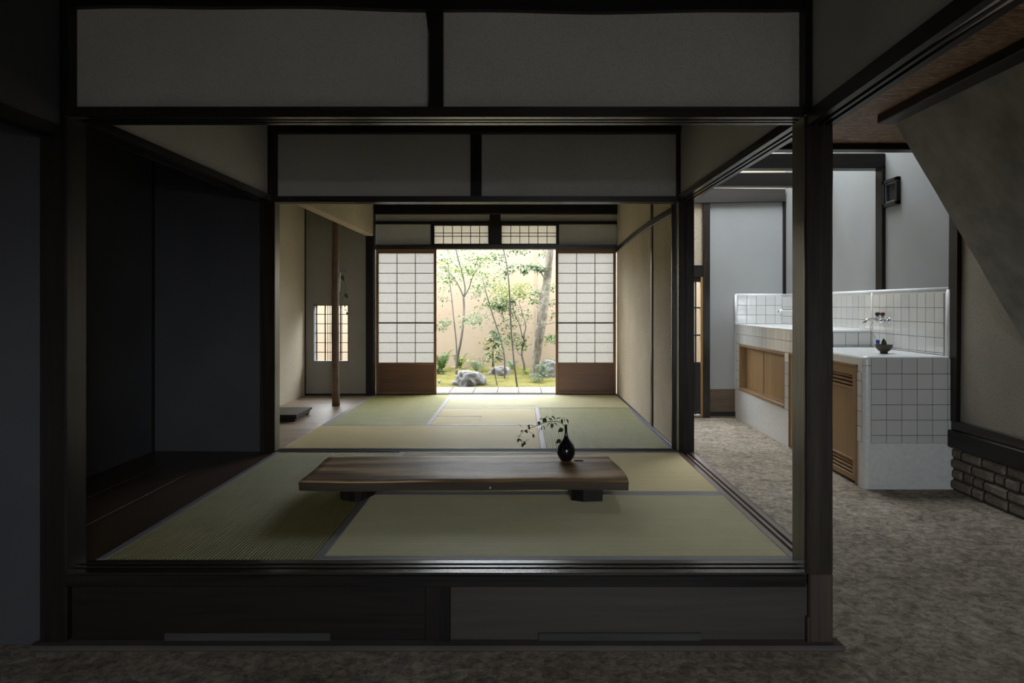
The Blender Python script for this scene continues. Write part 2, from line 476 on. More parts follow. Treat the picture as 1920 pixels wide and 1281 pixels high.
XL, XR = -1.741, 1.095              # inner faces of the posts
step = empty('trim_1', (-.3, 2.68, 0), 'long dark step with grooved sill and two face boards before the tatami', 'step', kind='structure')
MB().prism(grooved(2.615, 2.748, T - .052, T, True), 'x', XL, XR + .002).build('sill', aged['x'], step)
box('sill_face', XL + .002, XR - .002, 2.606, 2.63, T - .052, T - .008, timber['x'], step)
MB().box(XL + .01, -.36, 2.634, 2.655, .022, T - .05).build('face_board', timber['x'], step)
MB().box(-.27, XR + .02, 2.634, 2.655, .022, T - .05).build('face_board', wood('brown_face_board', (.014, .011, .009), (.045, .034, .025), 'x', (.5, .7), .3, 40), step)
box('stud', -.365, -.27, 2.626, 2.66, .02, T - .05, timber['z'], step)
for a, b_ in ((-1.37, -.73), (.07, .70)):
    box('foot_strip', a, b_, 2.625, 2.65, .022, .052, wood('grey_foot_strip', (.02, .019, .018), (.05, .047, .043), 'x', (.7, .9), .3), step)
box('stone_footing', XL - .12, 1.235, 2.585, 2.66, 0, .022, mortar, step, .006)

# ------------------------------------------------------------------ posts
def post(name, x0, x1, y0, y1, z0, z1, m, label, lean=0):
    o = MB().box(x0, x1, y0, y1, z0, z1, .006)
    return struct(o.build(name, m), label, 'post')


post('timber_post', XL - .106, XL, 2.62, 2.745, .0, 2.6, timber['z'], 'near black timber post beside the grey wall panel and the dark alcove')
pr = empty('timber_post', (1.15, 2.68, 0), 'thick timber post between the step and the earth floor, base worn reddish', 'post', kind='structure')
m = MB(); rings = 24
vs = []; fs = []
for i in range(rings + 1):
    z = .285 + (2.6 - .285) * i / rings
    q = lambda s: .004 * noise.noise(Vector((s, z * 4, 0)))
    for (x, y) in ((XR, 2.745), (XR + q(1), 2.626), (XR + .006, 2.62 + q(2) * .5), (1.196, 2.62 + q(3) * .5), (1.2035 + q(4), 2.628), (1.2035 + q(5), 2.745)):
        vs.append((x, y, z))
n = 6
for i in range(rings):
    for k in range(n):
        fs.append((i * n + k, i * n + (k + 1) % n, (i + 1) * n + (k + 1) % n, (i + 1) * n + k))
fs += [tuple(range(n)), tuple(range(rings * n, rings * n + n))]
lit_face = wood('lit_bare_timber', (.07, .058, .036), (.22, .185, .12), 'z', (.24, .4), .35, 60, None, .5)


def paint_lit_face(o, sx):                      # planed bare room side of a post, painted paler for light falling on it
    o.data.materials.append(lit_face)
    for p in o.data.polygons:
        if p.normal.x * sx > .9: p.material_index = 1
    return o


paint_lit_face(m.add(vs, fs).build('shaft', aged['z'], pr), -1)
so = box('spliced_base', XR + .012, 1.199, 2.612, 2.74, .02, .288, reddish, pr, .006); so['label'] = 'worn reddish base of the post'
box('foot_wedge', XR + .004, XR + .016, 2.612, 2.66, .02, .12, reddish, pr)
paint_lit_face(post('timber_post', -1.815, -1.711, 4.76, 4.868, T - .05, 2.6, aged['z'], 'timber post between the dark alcove and the back tatami room'), 1)
paint_lit_face(post('timber_post', 1.108, 1.216, 4.76, 4.88, 0, 2.6, aged['z'], 'timber post between the back tatami room and the kitchen passage'), -1)
post('timber_post', -1.745, -1.655, 7.72, 7.84, T - .05, 2.6, timber['z'], 'near black post between the small lattice window and the sliding doors')

# ------------------------------------------------------------------ front opening: lintel, wall panels above
def lintel(label, axis, a0, a1, c0, c1, z0=2.039, z1=2.079, mats=aged):
    o = MB().prism(grooved(c0, c1, z0, z1, False), axis, a0, a1).build('lintel', mats[axis])
    return struct(o, label, 'lintel')


lintel('grooved lintel over the long step, below the pair of wide wall panels', 'x', XL - .02, XR + .02, 2.625, 2.745)
wf = empty('wall_front', (-.3, 2.7, 2.08), 'grey fibre plaster wall over the long step, split by one stud', 'wall', kind='structure')
for (a, b_) in ((XL + .008, -.362), (-.298, XR - .005)):
    m = MB(); nx = 22; vs = []; fs = []
    for s in (0, 1):
        for i in range(nx + 1):
            x = a + (b_ - a) * i / nx
            for k in (0, 1):
                z = (2.078, 2.52)[k]
                vs.append((x, 2.665 + .05 * s, z))
    for i in range(nx):
        q = i * 2
        fs.append((q, q + 2, q + 3, q + 1)); r = q + (nx + 1) * 2
        fs.append((r, r + 1, r + 3, r + 2))
    m.add(vs, fs).build('plaster_panel', kokabe, wf)
m = MB(); m.prism([(-.368, 2.47), (-.352, 2.36), (-.352, 2.12), (-.357, 2.078), (-.299, 2.078), (-.301, 2.3), (-.299, 2.47)], 'y', 2.645, 2.70)
m.build('stud', timber['z'], wf)
m = MB(); nx = 30; poly = []
for i in range(nx + 1):
    x = XL - .02 + (XR - XL + .04) * i / nx
    poly.append((x, 2.462 + .010 * math.sin(i * .19 + .6) + .003 * math.sin(i * .8)))
poly += [(XR + .02, 2.6), (XL - .02, 2.6)]
m.prism(poly, 'y', 2.635, 2.74).build('top_beam', timber['x'], wf)
box('corner_strip', XL - .013, XL + .012, 2.615, 2.70, 2.04, 2.6, timber['z'], wf)
box('corner_strip', XR - .004, XR + .022, 2.605, 2.70, 2.04, 2.6, timber['z'], wf)
# panel left of the step (frontal) and its paper face
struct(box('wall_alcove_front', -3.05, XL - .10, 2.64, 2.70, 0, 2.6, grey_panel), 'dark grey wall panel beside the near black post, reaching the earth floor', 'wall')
# side lintels towards the camera
struct(MB().prism(grooved(-1.846, -1.754, 1.962, 2.0, False), 'y', -1.82, 2.63).build('lintel', timber['y']), 'dark lintel running from the near black post past the grey wall panel', 'lintel')
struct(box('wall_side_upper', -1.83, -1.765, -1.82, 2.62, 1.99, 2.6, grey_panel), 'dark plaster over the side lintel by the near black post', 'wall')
m = MB(); m.prism(grooved(1.10, 1.20, 0, .055, False), 'y', 0, 4.4)
o = m.build('lintel', timber['y'], recentre=False); o.location = (0.0, 2.63, 2.003); o.rotation_euler = (math.radians(1.6), 0, math.pi * 0)
o.scale = (1, -1, 1); struct(o, 'dark lintel running from the thick post under the woven ceiling edge', 'lintel')
o.scale = (1, 1, 1); o.location = (0, 2.63 - 4.4 * math.cos(math.radians(2)), 2.003 + 4.4 * math.sin(math.radians(2))); o.rotation_euler = (math.radians(-2), 0, 0)
struct(box('wall_side_upper', 1.118, 1.19, -1.82, 2.62, 2.04, 2.6, kokabe), 'dark plaster over the lintel that meets the woven ceiling', 'wall')

# ------------------------------------------------------------------ front room: side lintels, alcove, sills
lintel('grooved lintel over the dark alcove opening', 'y', 2.745, 4.76, XL - .10, XL + .012)
lintel('grooved lintel over the opening to the earth floored kitchen', 'y', 2.745, 4.76, 1.10, 1.20)
struct(box('wall_alcove_upper', XL - .075, XL - .02, 2.74, 4.78, 2.07, 2.6, kokabe), 'grey plaster over the dark alcove lintel', 'wall')
struct(box('wall_passage_upper', 1.12, 1.175, 2.74, 4.78, 2.07, 2.6, kokabe), 'grey plaster over the kitchen side lintel', 'wall')
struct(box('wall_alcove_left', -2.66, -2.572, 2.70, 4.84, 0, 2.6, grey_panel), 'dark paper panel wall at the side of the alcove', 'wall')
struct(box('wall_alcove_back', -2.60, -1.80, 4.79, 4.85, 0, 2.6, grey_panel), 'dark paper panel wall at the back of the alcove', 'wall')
struct(box('trim_2', -2.59, -2.562, 4.765, 4.795, T, 2.6, timber['z']), 'thin dark corner strip in the alcove', 'trim')
fa = empty('floor_alcove', (-2.14, 3.75, T - .05), 'dark lengthwise board floor of the alcove beside the tatami', 'floor', kind='structure')
for i, (a, b_) in enumerate(((-2.575, -2.302), (-2.299, -2.022), (-2.019, -1.708))):
    box('plank', a, b_, 2.745, 4.80, T - .05, T - .001 * i, board_alcove, fa, .002)
struct(MB().prism([(p[0], p[1]) for p in grooved(1.098, 1.205, T - .052, T, True)], 'y', 2.745, 4.76).build('trim_3', wood('worn_reddish_sill', (.07, .04, .028), (.24, .14, .10), 'y', (.3, .5), .3)), 'worn reddish grooved sill between tatami and earth floor', 'sill')
struct(box('trim_4', 1.19, 1.25, 2.74, 4.77, T - .10, T - .03, timber['y']), 'dark edge beam outside the reddish sill', 'sill')
struct(box('trim_5', 1.10, 1.19, 2.74, 4.78, 0, T - .05, timber['y']), 'dark board closing the floor side below the reddish sill', 'board')
# middle threshold and wall over it
struct(MB().prism(grooved(4.765, 4.868, T - .05, T + .004, True), 'x', -1.72, 1.11).build('trim_6', wood('dull_dark_sill', (.012, .010, .008), (.04, .032, .025), 'x', (.6, .75), .3, 60, None, .15)), 'grooved dark threshold between the two tatami rooms', 'sill')
lintel('grooved lintel between the two tatami rooms', 'x', -1.715, 1.112, 4.77, 4.87, 2.035, 2.077)
wm = empty('wall_middle', (-.3, 4.82, 2.07), 'grey plaster wall over the threshold between the two tatami rooms', 'wall', kind='structure')
box('plaster_panel', -1.705, -.345, 4.80, 4.84, 2.075, 2.53, kokabe, wm)
box('plaster_panel', -.272, 1.10, 4.80, 4.84, 2.075, 2.53, kokabe, wm)
box('stud', -.347, -.27, 4.785, 4.85, 2.075, 2.53, timber['z'], wm)
box('top_beam', -1.74, 1.12, 4.74, 4.86, 2.515, 2.6, timber['x'], wm)
box('corner_strip', -1.722, -1.702, 4.775, 4.83, 2.07, 2.53, timber['z'], wm)
box('corner_strip', 1.096, 1.116, 4.775, 4.83, 2.07, 2.53, timber['z'], wm)

# ------------------------------------------------------------------ tatami
def mat_top(m, x0, x1, y0, y1, z, along):
    p = .0147
    if along == 'x': u0, u1, w0, w1 = x0, x1, y0, y1
    else: u0, u1, w0, w1 = y0, y1, x0, x1
    n = max(1, round((w1 - w0) / p)); p = (w1 - w0) / n
    ws = []
    for i in range(n):
        ws += [(w0 + i * p, -.0036), (w0 + (i + .22) * p, -.0003), (w0 + (i + .5) * p, 0), (w0 + (i + .78) * p, -.0003)]
    ws.append((w1, -.0036))
    vs = []; fs = []
    for w_, dz in ws:
        for u in (u0, u1):
            vs.append((u, w_, z + dz) if along == 'x' else (w_, u, z + dz))
    for i in range(len(ws) - 1):
        fs.append((2 * i, 2 * i + 1, 2 * i + 3, 2 * i + 2))
    m.add(vs, fs)


def tatami(name, x0, x1, y0, y1, along, label, material, borders=(1, 1), bw=.034):
    g_ = .0012
    x0 += g_; x1 -= g_; y0 += g_; y1 -= g_
    e = empty(name, ((x0 + x1) / 2, (y0 + y1) / 2, T - .05), label, 'tatami mat', 'tatami mats')
    m = MB(); m.box(x0, x1, y0, y1, T - .05, T - .004, .001)
    m.build('core', material, e)
    m = MB(); mat_top(m, x0, x1, y0, y1, T, along); m.build('woven_top', material, e)
    for k in (0, 1):
        if not borders[k]: continue
        if along == 'x':
            a = (x0, x1, y0 - .0006, y0 + bw) if k == 0 else (x0, x1, y1 - bw, y1 + .0006)
        else:
            a = (x0 - .0006, x0 + bw, y0, y1) if k == 0 else (x1 - bw, x1 + .0006, y0, y1)
        box('cloth_border', *a, T - .049, T + .0016, cloth, e, .001)
    return e


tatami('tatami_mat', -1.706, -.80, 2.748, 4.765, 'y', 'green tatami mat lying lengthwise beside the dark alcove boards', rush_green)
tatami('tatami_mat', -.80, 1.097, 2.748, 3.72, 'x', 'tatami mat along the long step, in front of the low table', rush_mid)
tatami('tatami_mat', -.80, 1.097, 3.72, 4.765, 'x', 'straw sheened tatami mat under the low table and its vase', rush_sheen)
tatami('tatami_mat', -1.69, .148, 4.868, 5.84, 'x', 'straw sheened tatami mat along the threshold of the back room', rush_sheen, (1, 1), .022)
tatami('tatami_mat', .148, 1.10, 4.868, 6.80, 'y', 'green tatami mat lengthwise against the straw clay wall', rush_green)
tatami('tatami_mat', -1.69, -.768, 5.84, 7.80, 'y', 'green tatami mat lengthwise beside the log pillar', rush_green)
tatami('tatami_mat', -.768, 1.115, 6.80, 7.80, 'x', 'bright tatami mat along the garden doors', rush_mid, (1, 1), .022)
# half mat with the cut for the hearth
e = empty('half_tatami_mat', (-.2, 6.5, T - .05), 'straw sheened half mat cut around the hearth cover', 'tatami mat', 'tatami mats')
m = MB(); m.box(-.766, .146, 6.312, 6.798, T - .05, T - .004, .001); m.box(-.353, .146, 5.842, 6.312, T - .05, T - .004, .001); m.build('core', rush_sheen, e)
m = MB(); mat_top(m, -.766, .146, 6.312, 6.798, T, 'x'); mat_top(m, -.353, .146, 5.842, 6.312, T, 'x'); m.build('woven_top', rush_sheen, e)
box('cloth_border', -.766, .146, 6.776, 6.7986, T - .049, T + .0016, cloth, e, .001)
box('cloth_border', -.353, .146, 5.8414, 5.862, T - .049, T + .0016, cloth, e, .001)
e = tatami('hearth_cover_mat', -.768, -.354, 5.84, 6.312, 'x', 'small straw sheened mat covering the sunken hearth', rush_sheen, (1, 1), .022)

# ------------------------------------------------------------------ back room right wall
wr = empty('wall_clay', (1.17, 6.3, 0), 'straw clay wall of the back tatami room with a stud and a bent rail', 'wall', kind='structure')
box('clay_face', 1.112, 1.24, 4.87, 7.95, 0, 2.6, clay, wr)
box('stud', 1.10, 1.13, 5.70, 5.76, T, 2.6, aged['z'], wr)
box('lintel_board', 1.085, 1.14, 4.87, 4.90, T, 2.05, aged['z'], wr)
pts = []
for i in range(13):
    y = 4.88 + (7.82 - 4.88) * i / 12
    pts.append((1.108, y, 2.0 - .055 * (i / 12) + .025 * math.sin(math.pi * i / 12)))
m = MB()
for i in range(12):
    m.bar(pts[i], Vector(pts[i + 1]) + (Vector(pts[i + 1]) - Vector(pts[i])) * .02, .02, .055, .002)
m.build('rail', aged['y'], wr)
box('floor_strip', 1.098, 1.114, 4.87, 7.82, T - .05, T + .012, timber['y'], wr)

# ------------------------------------------------------------------ garden side wall of the back room
wb = empty('wall_garden', (-.28, 7.86, 1.95), 'plaster wall with dark rails over the garden doors', 'wall', kind='structure')
for a, b_ in ((-1.66, -1.008), (.436, 1.118)):
    box('plaster_panel', a, b_, 7.85, 7.90, 2.0, 2.25, kokabe, wb)
for a, b_ in ((-1.66, -.336), (-.232, 1.118)):
    box('plaster_panel', a, b_, 7.85, 7.90, 2.27, 2.36, kokabe, wb)
box('rail', -1.66, 1.118, 7.825, 7.91, 2.243, 2.275, timber['x'], wb)
box('top_beam', -1.70, 1.118, 7.79, 7.92, 2.355, 2.6, timber['x'], wb)
box('stud', -.346, -.222, 7.815, 7.93, 1.99, 2.36, timber['z'], wb)
for x in (-1.012, -.352, -.232, .436):
    box('jamb', x - .012, x + .012, 7.83, 7.91, 2.0, 2.25, timber['z'], wb)
struct(MB().prism(grooved(7.80, 7.93, 1.957, 2.006, False), 'x', -1.68, 1.125).build('lintel', aged['x']), 'grooved lintel over the paper sliding doors', 'lintel')
struct(MB().prism(grooved(7.80, 7.935, T - .05, T + .004, True), 'x', -1.68, 1.125).build('trim_7', aged['x']), 'grooved threshold under the paper sliding doors', 'sill')


def ranma(n, x0, x1, z0, z1, label):
    e = empty('window_%d' % n, ((x0 + x1) / 2, 7.87, z0), label, 'window', kind='structure')
    for (a, b_, c_, d) in ((x0, x0 + .014, z0, z1), (x1 - .014, x1, z0, z1), (x0, x1, z0, z0 + .014), (x0, x1, z1 - .014, z1)):
        box('frame_bar', a, b_, 7.85, 7.875, c_, d, timber['x'], e, .001)
    nx = 6; zs = [z0 + .014, z0 + (z1 - z0) * .42, z0 + (z1 - z0) * .58, z1 - .014]
    dx = (x1 - x0 - .028) / nx
    for i in range(1, nx):
        box('lattice_bar', x0 + .014 + i * dx - .004, x0 + .014 + i * dx + .004, 7.852, 7.864, z0 + .014, z1 - .014, lattice_wood, e, .001)
    for z in zs[1:3]:
        box('lattice_bar', x0 + .014, x1 - .014, 7.850, 7.860, z - .004, z + .004, lattice_wood, e, .001)
    for i in range(nx):
        for k in range(3):
            pane('paper_pane', x0 + .014 + i * dx, x0 + .014 + (i + 1) * dx, 7.8665, zs[k], zs[k + 1], washi2, e)


def pane(name, x0, x1, y, z0, z1, mat, parent):
    k = (name, round(x1 - x0, 4), round(z1 - z0, 4), mat.name)
    if k not in SHARE:
        hx, hz = (x1 - x0) / 2, z1 - z0
        me = bpy.data.meshes.new(name)
        me.from_pydata([(-hx, 0, 0), (hx, 0, 0), (hx, 0, hz), (-hx, 0, hz)], [], [(0, 1, 2, 3)])
        me.materials.append(mat); SHARE[k] = me
    return link(name, SHARE[k], ((x0 + x1) / 2, y, z0), parent)


ranma(1, -1.0, -.345, 2.008, 2.243, 'papered lattice transom over the left garden door, beside the stud')
ranma(2, -.225, .43, 2.008, 2.243, 'papered lattice transom over the open garden side')


def shoji(n, x0, x1, y, label):
    z0, z1 = T + .004, 1.958
    e = empty('door_%d' % n, ((x0 + x1) / 2, y, z0), label, 'sliding door', kind='structure')
    s = .03
    box('stile', x0, x0 + s, y - .014, y + .014, z0, z1, shoji_wood['z'], e)
    box('stile', x1 - s, x1, y - .014, y + .014, z0, z1, shoji_wood['z'], e)
    box('top_rail', x0 + s, x1 - s, y - .013, y + .013, z1 - .05, z1, shoji_wood['x'], e)
    box('bottom_rail', x0 + s, x1 - s, y - .013, y + .013, z0, z0 + .035, shoji_wood['x'], e)
    zp = z0 + .035 + .30
    box('wood_panel', x0 + s, x1 - s, y - .004, y + .004, z0 + .035, zp, shoji_panel, e, .001)
    box('mid_rail', x0 + s, x1 - s, y - .012, y + .012, zp, zp + .026, shoji_wood['x'], e)
    a, b_ = x0 + s, x1 - s; c_, d = zp + .026, z1 - .05
    nx, nz = 3, 11; dx = (b_ - a) / nx; dz = (d - c_) / nz
    for i in range(1, nx):
        box('lattice_bar', a + i * dx - .0035, a + i * dx + .0035, y - .011, y + .001, c_, d, lattice_wood, e, .0008)
    for k in range(1, nz):
        h = .008 if k == 4 else .0035
        box('lattice_bar', a, b_, y - .012, y - .001, c_ + k * dz - h, c_ + k * dz + h, lattice_wood, e, .0008)
    for i in range(nx):
        for k in range(nz):
            pane('paper_pane', a + i * dx, a + (i + 1) * dx, y + .0025, c_ + k * dz, c_ + (k + 1) * dz, washi, e)
    box('finger_pull', (x1 - .022 if n == 1 else x0 + .010), (x1 - .010 if n == 1 else x0 + .022), y - .0155, y - .012, 1.02, 1.12, lattice_wood, e, .001)


shoji(1, -1.652, -.958, 7.835, 'paper sliding door with cedar base next to the near black post')
shoji(2, .408, 1.10, 7.835, 'paper sliding door with cedar base next to the straw clay wall')

# ------------------------------------------------------------------ tokonoma
struct(box('wall_toko_left', -2.56, -2.44, 4.84, 7.95, 0, 2.6, lit_toko_clay), 'straw clay side wall of the alcove with the log pillar', 'wall')
wx0, wx1, wz0, wz1 = -2.35, -1.945, .67, 1.318
w = MB(); w.box(-2.5, wx0, 7.75, 7.83, 0, 2.6, .001); w.box(wx1, -1.70, 7.75, 7.83, 0, 2.6, .001)
w.box(wx0, wx1, 7.75, 7.83, 0, wz0, .001); w.box(wx0, wx1, 7.75, 7.83, wz1, 2.6, .001)
wt = struct(w.build('wall_toko_back', plaster('shaded_toko_clay', (.30, .28, .245), (.35, .325, .285), (.2, .185, .16))), 'clay wall with a small lattice window behind the log pillar', 'wall')  # back wall clay painted darker for the shade it stands in
box('corner_strip', -2.45, -2.43, 7.735, 7.755, T, 2.6, timber['z'], wt)
box('floor_strip', -2.44, -1.70, 7.74, 7.755, T, T + .02, timber['x'], wt)
e = empty('window_3', ((wx0 + wx1) / 2, 7.79, wz0), 'small unglazed lattice window with vertical bamboo bars behind the log pillar', 'window', kind='structure')
box('frame_bar', wx0, wx0 + .012, 7.745, 7.835, wz0, wz1, white, e, .001); box('frame_bar', wx1 - .010, wx1, 7.745, 7.835, wz0, wz1, shoji_wood['z'], e, .001)
box('frame_bar', wx0, wx1, 7.745, 7.835, wz0, wz0 + .012, white, e, .001); box('frame_bar', wx0, wx1, 7.745, 7.835, wz1 - .010, wz1, shoji_wood['x'], e, .001)
for i in range(1, 6):
    z = wz0 + (wz1 - wz0) * i / 6
    box('lattice_bar', wx0, wx1, 7.785, 7.795, z - .004, z + .004, lattice_wood, e, .001)
for k, dx in enumerate((.028, .125, .155, .18, .205, .23, .30, .315)):
    r = .008 if k in (0, 1, 6) else .004
    MB().tube([(wx0 + dx, 7.80, wz0 + .005), (wx0 + dx, 7.80, wz1 - .005)], r, 8).build('bamboo_bar', bamboo_m, e, True)
ft = empty('floor_toko', (-2.07, 6.3, T - .05), 'pale worn board floor around the log pillar', 'floor', kind='structure')
for i in range(5):
    y0 = 4.84 + i * (7.75 - 4.84) / 5
    box('plank', -2.45, -1.692, y0 + .0006, y0 + (7.75 - 4.84) / 5 - .0006, T - .05, T + .001, board_toko, ft, .001)
hw = empty('wall_hanging', (-1.70, 6.3, 2.09), 'short hanging clay wall over the log pillar', 'wall', kind='structure')
box('clay_face', -1.75, -1.66, 4.868, 7.74, 2.097, 2.47, clay, hw, .006)
box('top_rail', -1.77, -1.645, 4.868, 7.74, 2.46, 2.6, timber['y'], hw)
m = MB(); pts = []; rr = []
for i in range(19):
    z = T - .001 + (2.5 - T) * i / 18
    pts.append((-1.868 - .012 * math.sin(z * 1.3) + .012 * math.sin(.38), 6.93, z)); rr.append(.039 - .004 * i / 18 + .0012 * math.sin(i * 2.3))
struct(m.tube(pts, rr, 18).build('log_pillar', log_m, None, True), 'slender brown log pillar with bark standing on the pale boards', 'pillar')
pl = empty('low_stand', (-2.2, 6.1, T), 'low dark wooden stand on the pale alcove boards', 'stand')
box('stand_top', -2.43, -1.955, 5.97, 6.42, T + .045, T + .065, timber['y'], pl)
for a in (5.99, 6.36):
    box('runner', -2.40, -1.975, a, a + .04, T, T + .046, timber['x'], pl)
box('apron', -1.985, -1.965, 6.0, 6.39, T + .02, T + .046, timber['y'], pl)

# flower vase hanging on the log pillar, and its vine
fx, fy = -1.822, 6.90
m = MB(); m.lathe([(.002, 0), (.006, .01), (.009, .08), (.012, .15), (.015, .20), (.013, .20), (.010, .15)], (fx, fy - .01, 1.445), 14)
tag(m.build('hanging_vase', porcelain, None, True), 'slim pale hanging flower vase on the log pillar', 'vase')


def leaf_mesh(name, L, Wd, mat, fold=.25, n=5):
    k = (name, round(L, 3), round(Wd, 3), mat.name)
    if k in SHARE: return SHARE[k]
    vs = []; fs = []
    for i in range(n + 1):
        t = i / n; w_ = Wd / 2 * math.sin(math.pi * min(1, t ** .75)) + (.0004)
        dz = -.25 * L * t * t
        vs += [(-w_, t * L, dz + fold * w_), (0, t * L, dz), (w_, t * L, dz + fold * w_)]
    for i in range(n):
        q = i * 3
        fs += [(q, q + 1, q + 4, q + 3), (q + 1, q + 2, q + 5, q + 4)]
    me = bpy.data.meshes.new(name); me.from_pydata(vs, [], fs); me.materials.append(mat)
    for p in me.polygons: p.use_smooth = True
    SHARE[k] = me
    return me


def put_leaf(parent, at, d, L, Wd, mat, name='leaf', roll=0, face=None):
    d = Vector(d).normalized()
    q = d.to_track_quat('Y', 'Z')
    if face is not None:                   # turn the upper side of the leaf towards face
        n_ = Vector(face); n_ = (n_ - d * n_.dot(d)).normalized()
        q = Matrix((d.cross(n_), d, n_)).transposed().to_quaternion()
    q = q @ Matrix.Rotation(roll, 4, 'Y').to_quaternion()
    return link(name, leaf_mesh(name, L, Wd, mat), at, parent, q)


e = empty('flower_vine', (fx, fy - .01, 1.63), 'vine with a violet flower hanging from the pillar vase', 'flower')
A = lambda px, py, dy=0: P(px, py, 6.9 + dy)
MB().tube([A(636, 516), A(641, 507), A(646, 505, -.02), A(647, 508, -.02)], .0022, 6).build('stem', stem_m, e)
MB().tube([A(637, 514), A(642, 520, -.02), A(647, 532, -.03), A(649, 542, -.03), A(647, 552, -.02), A(643, 562, -.02), A(641, 569, -.02)], .0022, 6).build('stem', stem_m, e)
m = MB(); c = A(647, 509, -.02)
for k in range(5):
    t = k * 1.2566
    q = Vector((math.cos(t), -.3, math.sin(t)))
    m.add([c, c + q * .012 + Vector((-math.sin(t), 0, math.cos(t))) * .008, c + q * .021, c + q * .012 - Vector((-math.sin(t), 0, math.cos(t))) * .008], [(0, 1, 2, 3)])
m.build('flower', petal_violet, e)
put_leaf(e, A(641, 516, -.03), (.3, -.3, -1), .065, .04, leaf_in, roll=.3, face=(-.2, -1, .35))
put_leaf(e, A(648, 550, -.03), (.3, -.2, -1), .06, .036, leaf_in, roll=.2, face=(-.2, -1, .35))
put_leaf(e, A(638, 566), (-.2, -.5, .6), .025, .016, leaf_p)
put_leaf(e, A(644, 580, -.02), (1, -.3, -.3), .045, .022, leaf_d); put_leaf(e, A(650, 585, -.02), (.3, -.3, -1), .035, .018, leaf_d)
put_leaf(e, A(645, 570, -.02), (.5, -.3, -1), .04, .02, leaf_d)

# ------------------------------------------------------------------ low table, vase, sprig
tb = empty('low_table', (-.28, 3.75, T), 'low thick slab table with live edge on two block legs', 'table')
H = .134; TH = .05
m = MB(); nx, ny = 44, 10
vs = []; fs = []


def edge(i, side):
    x = -1.115 + (1.665) * i / nx
    if side == 0: return 3.452 + .012 * math.sin(x * 3.1 + 1.0) + .006 * math.sin(x * 9)
    return 4.063 + .010 * math.sin(x * 2.3) + .004 * math.sin(x * 7 + 1)


for lay in (0, 1):
    for i in range(nx + 1):
        for j in range(ny + 1):
            s = j / ny; y = edge(i, 0) * (1 - s) + edge(i, 1) * s
            x = -1.115 + 1.665 * i / nx
            if i == nx: x += .012 * math.sin(s * 5) - .02 * s
            if i == 0: x += .006 * math.sin(s * 6) - .004
            if lay == 0:
                z = T + H + .004 * noise.noise(Vector((x * 2.2, y * 3.5, 1))) + .0015 * noise.noise(Vector((x * 7, y * 9, 4)))
                if j in (0, ny): z -= .004
            else:
                z = T + H - TH; y = y + (.012 if j == 0 else -.012 if j == ny else 0)
            vs.append((x, y, z))
N0 = (nx + 1) * (ny + 1); ix = lambda l, i, j: l * N0 + i * (ny + 1) + j
for i in range(nx):
    for j in range(ny):
        fs.append((ix(0, i, j), ix(0, i + 1, j), ix(0, i + 1, j + 1), ix(0, i, j + 1)))
        fs.append((ix(1, i, j), ix(1, i, j + 1), ix(1, i + 1, j + 1), ix(1, i + 1, j)))
    for j in (0, ny): fs.append((ix(0, i, j), ix(0, i + 1, j), ix(1, i + 1, j), ix(1, i, j)))
for j in range(ny):
    for i in (0, nx): fs.append((ix(0, i, j), ix(0, i, j + 1), ix(1, i, j + 1), ix(1, i, j)))
slab = m.add(vs, fs).build('slab', slab_m, tb)
slab.data.materials.append(wood('dark_slab_edge', (.03, .022, .015), (.085, .06, .038), 'x', (.6, .8), .5, 30))
for p in slab.data.polygons:
    if abs(p.normal.z) < .6: p.material_index = 1
for p in slab.data.polygons: p.use_smooth = abs(p.normal.z) > .8
m = MB(); c = P(919, 915, 3.458)
m.lathe([(.001, 0), (.006, .002), (.004, .007), (.001, .009)], (c.x, 3.458, c.z - .004), 8); m.build('knot_chip', porcelain, slab)
m = MB()
ring = []
for k in range(17):
    t = 2 * math.pi * k / 16; ring.append((.335 + .028 * math.cos(t), 3.90 + .011 * math.sin(t), T + H + .0008 + .003 * noise.noise(Vector((.335 * 2.2, 3.9 * 3.5, 1)))))
m.tube(ring, .0016, 6, False); m.build('knot_ring', timber['x'], slab)
m = MB(); m.prism([(-.968 + .09 + .092 * math.cos(t * math.pi / 9) * (1 + .08 * math.sin(t * 2.3)), 3.74 + .19 * math.sin(t * math.pi / 9) * (1 + .06 * math.cos(t * 1.7))) for t in range(18)], 'z', T + .0015, T + H - TH + .004)
m.build('leg', timber['z'], tb)
m = MB(); m.prism([(.27, 3.58), (.33, 3.55), (.43, 3.56), (.45, 3.70), (.44, 3.93), (.30, 3.95), (.265, 3.80)], 'z', T + .0015, T + H - TH + .004)
m.build('leg', timber['z'], tb)

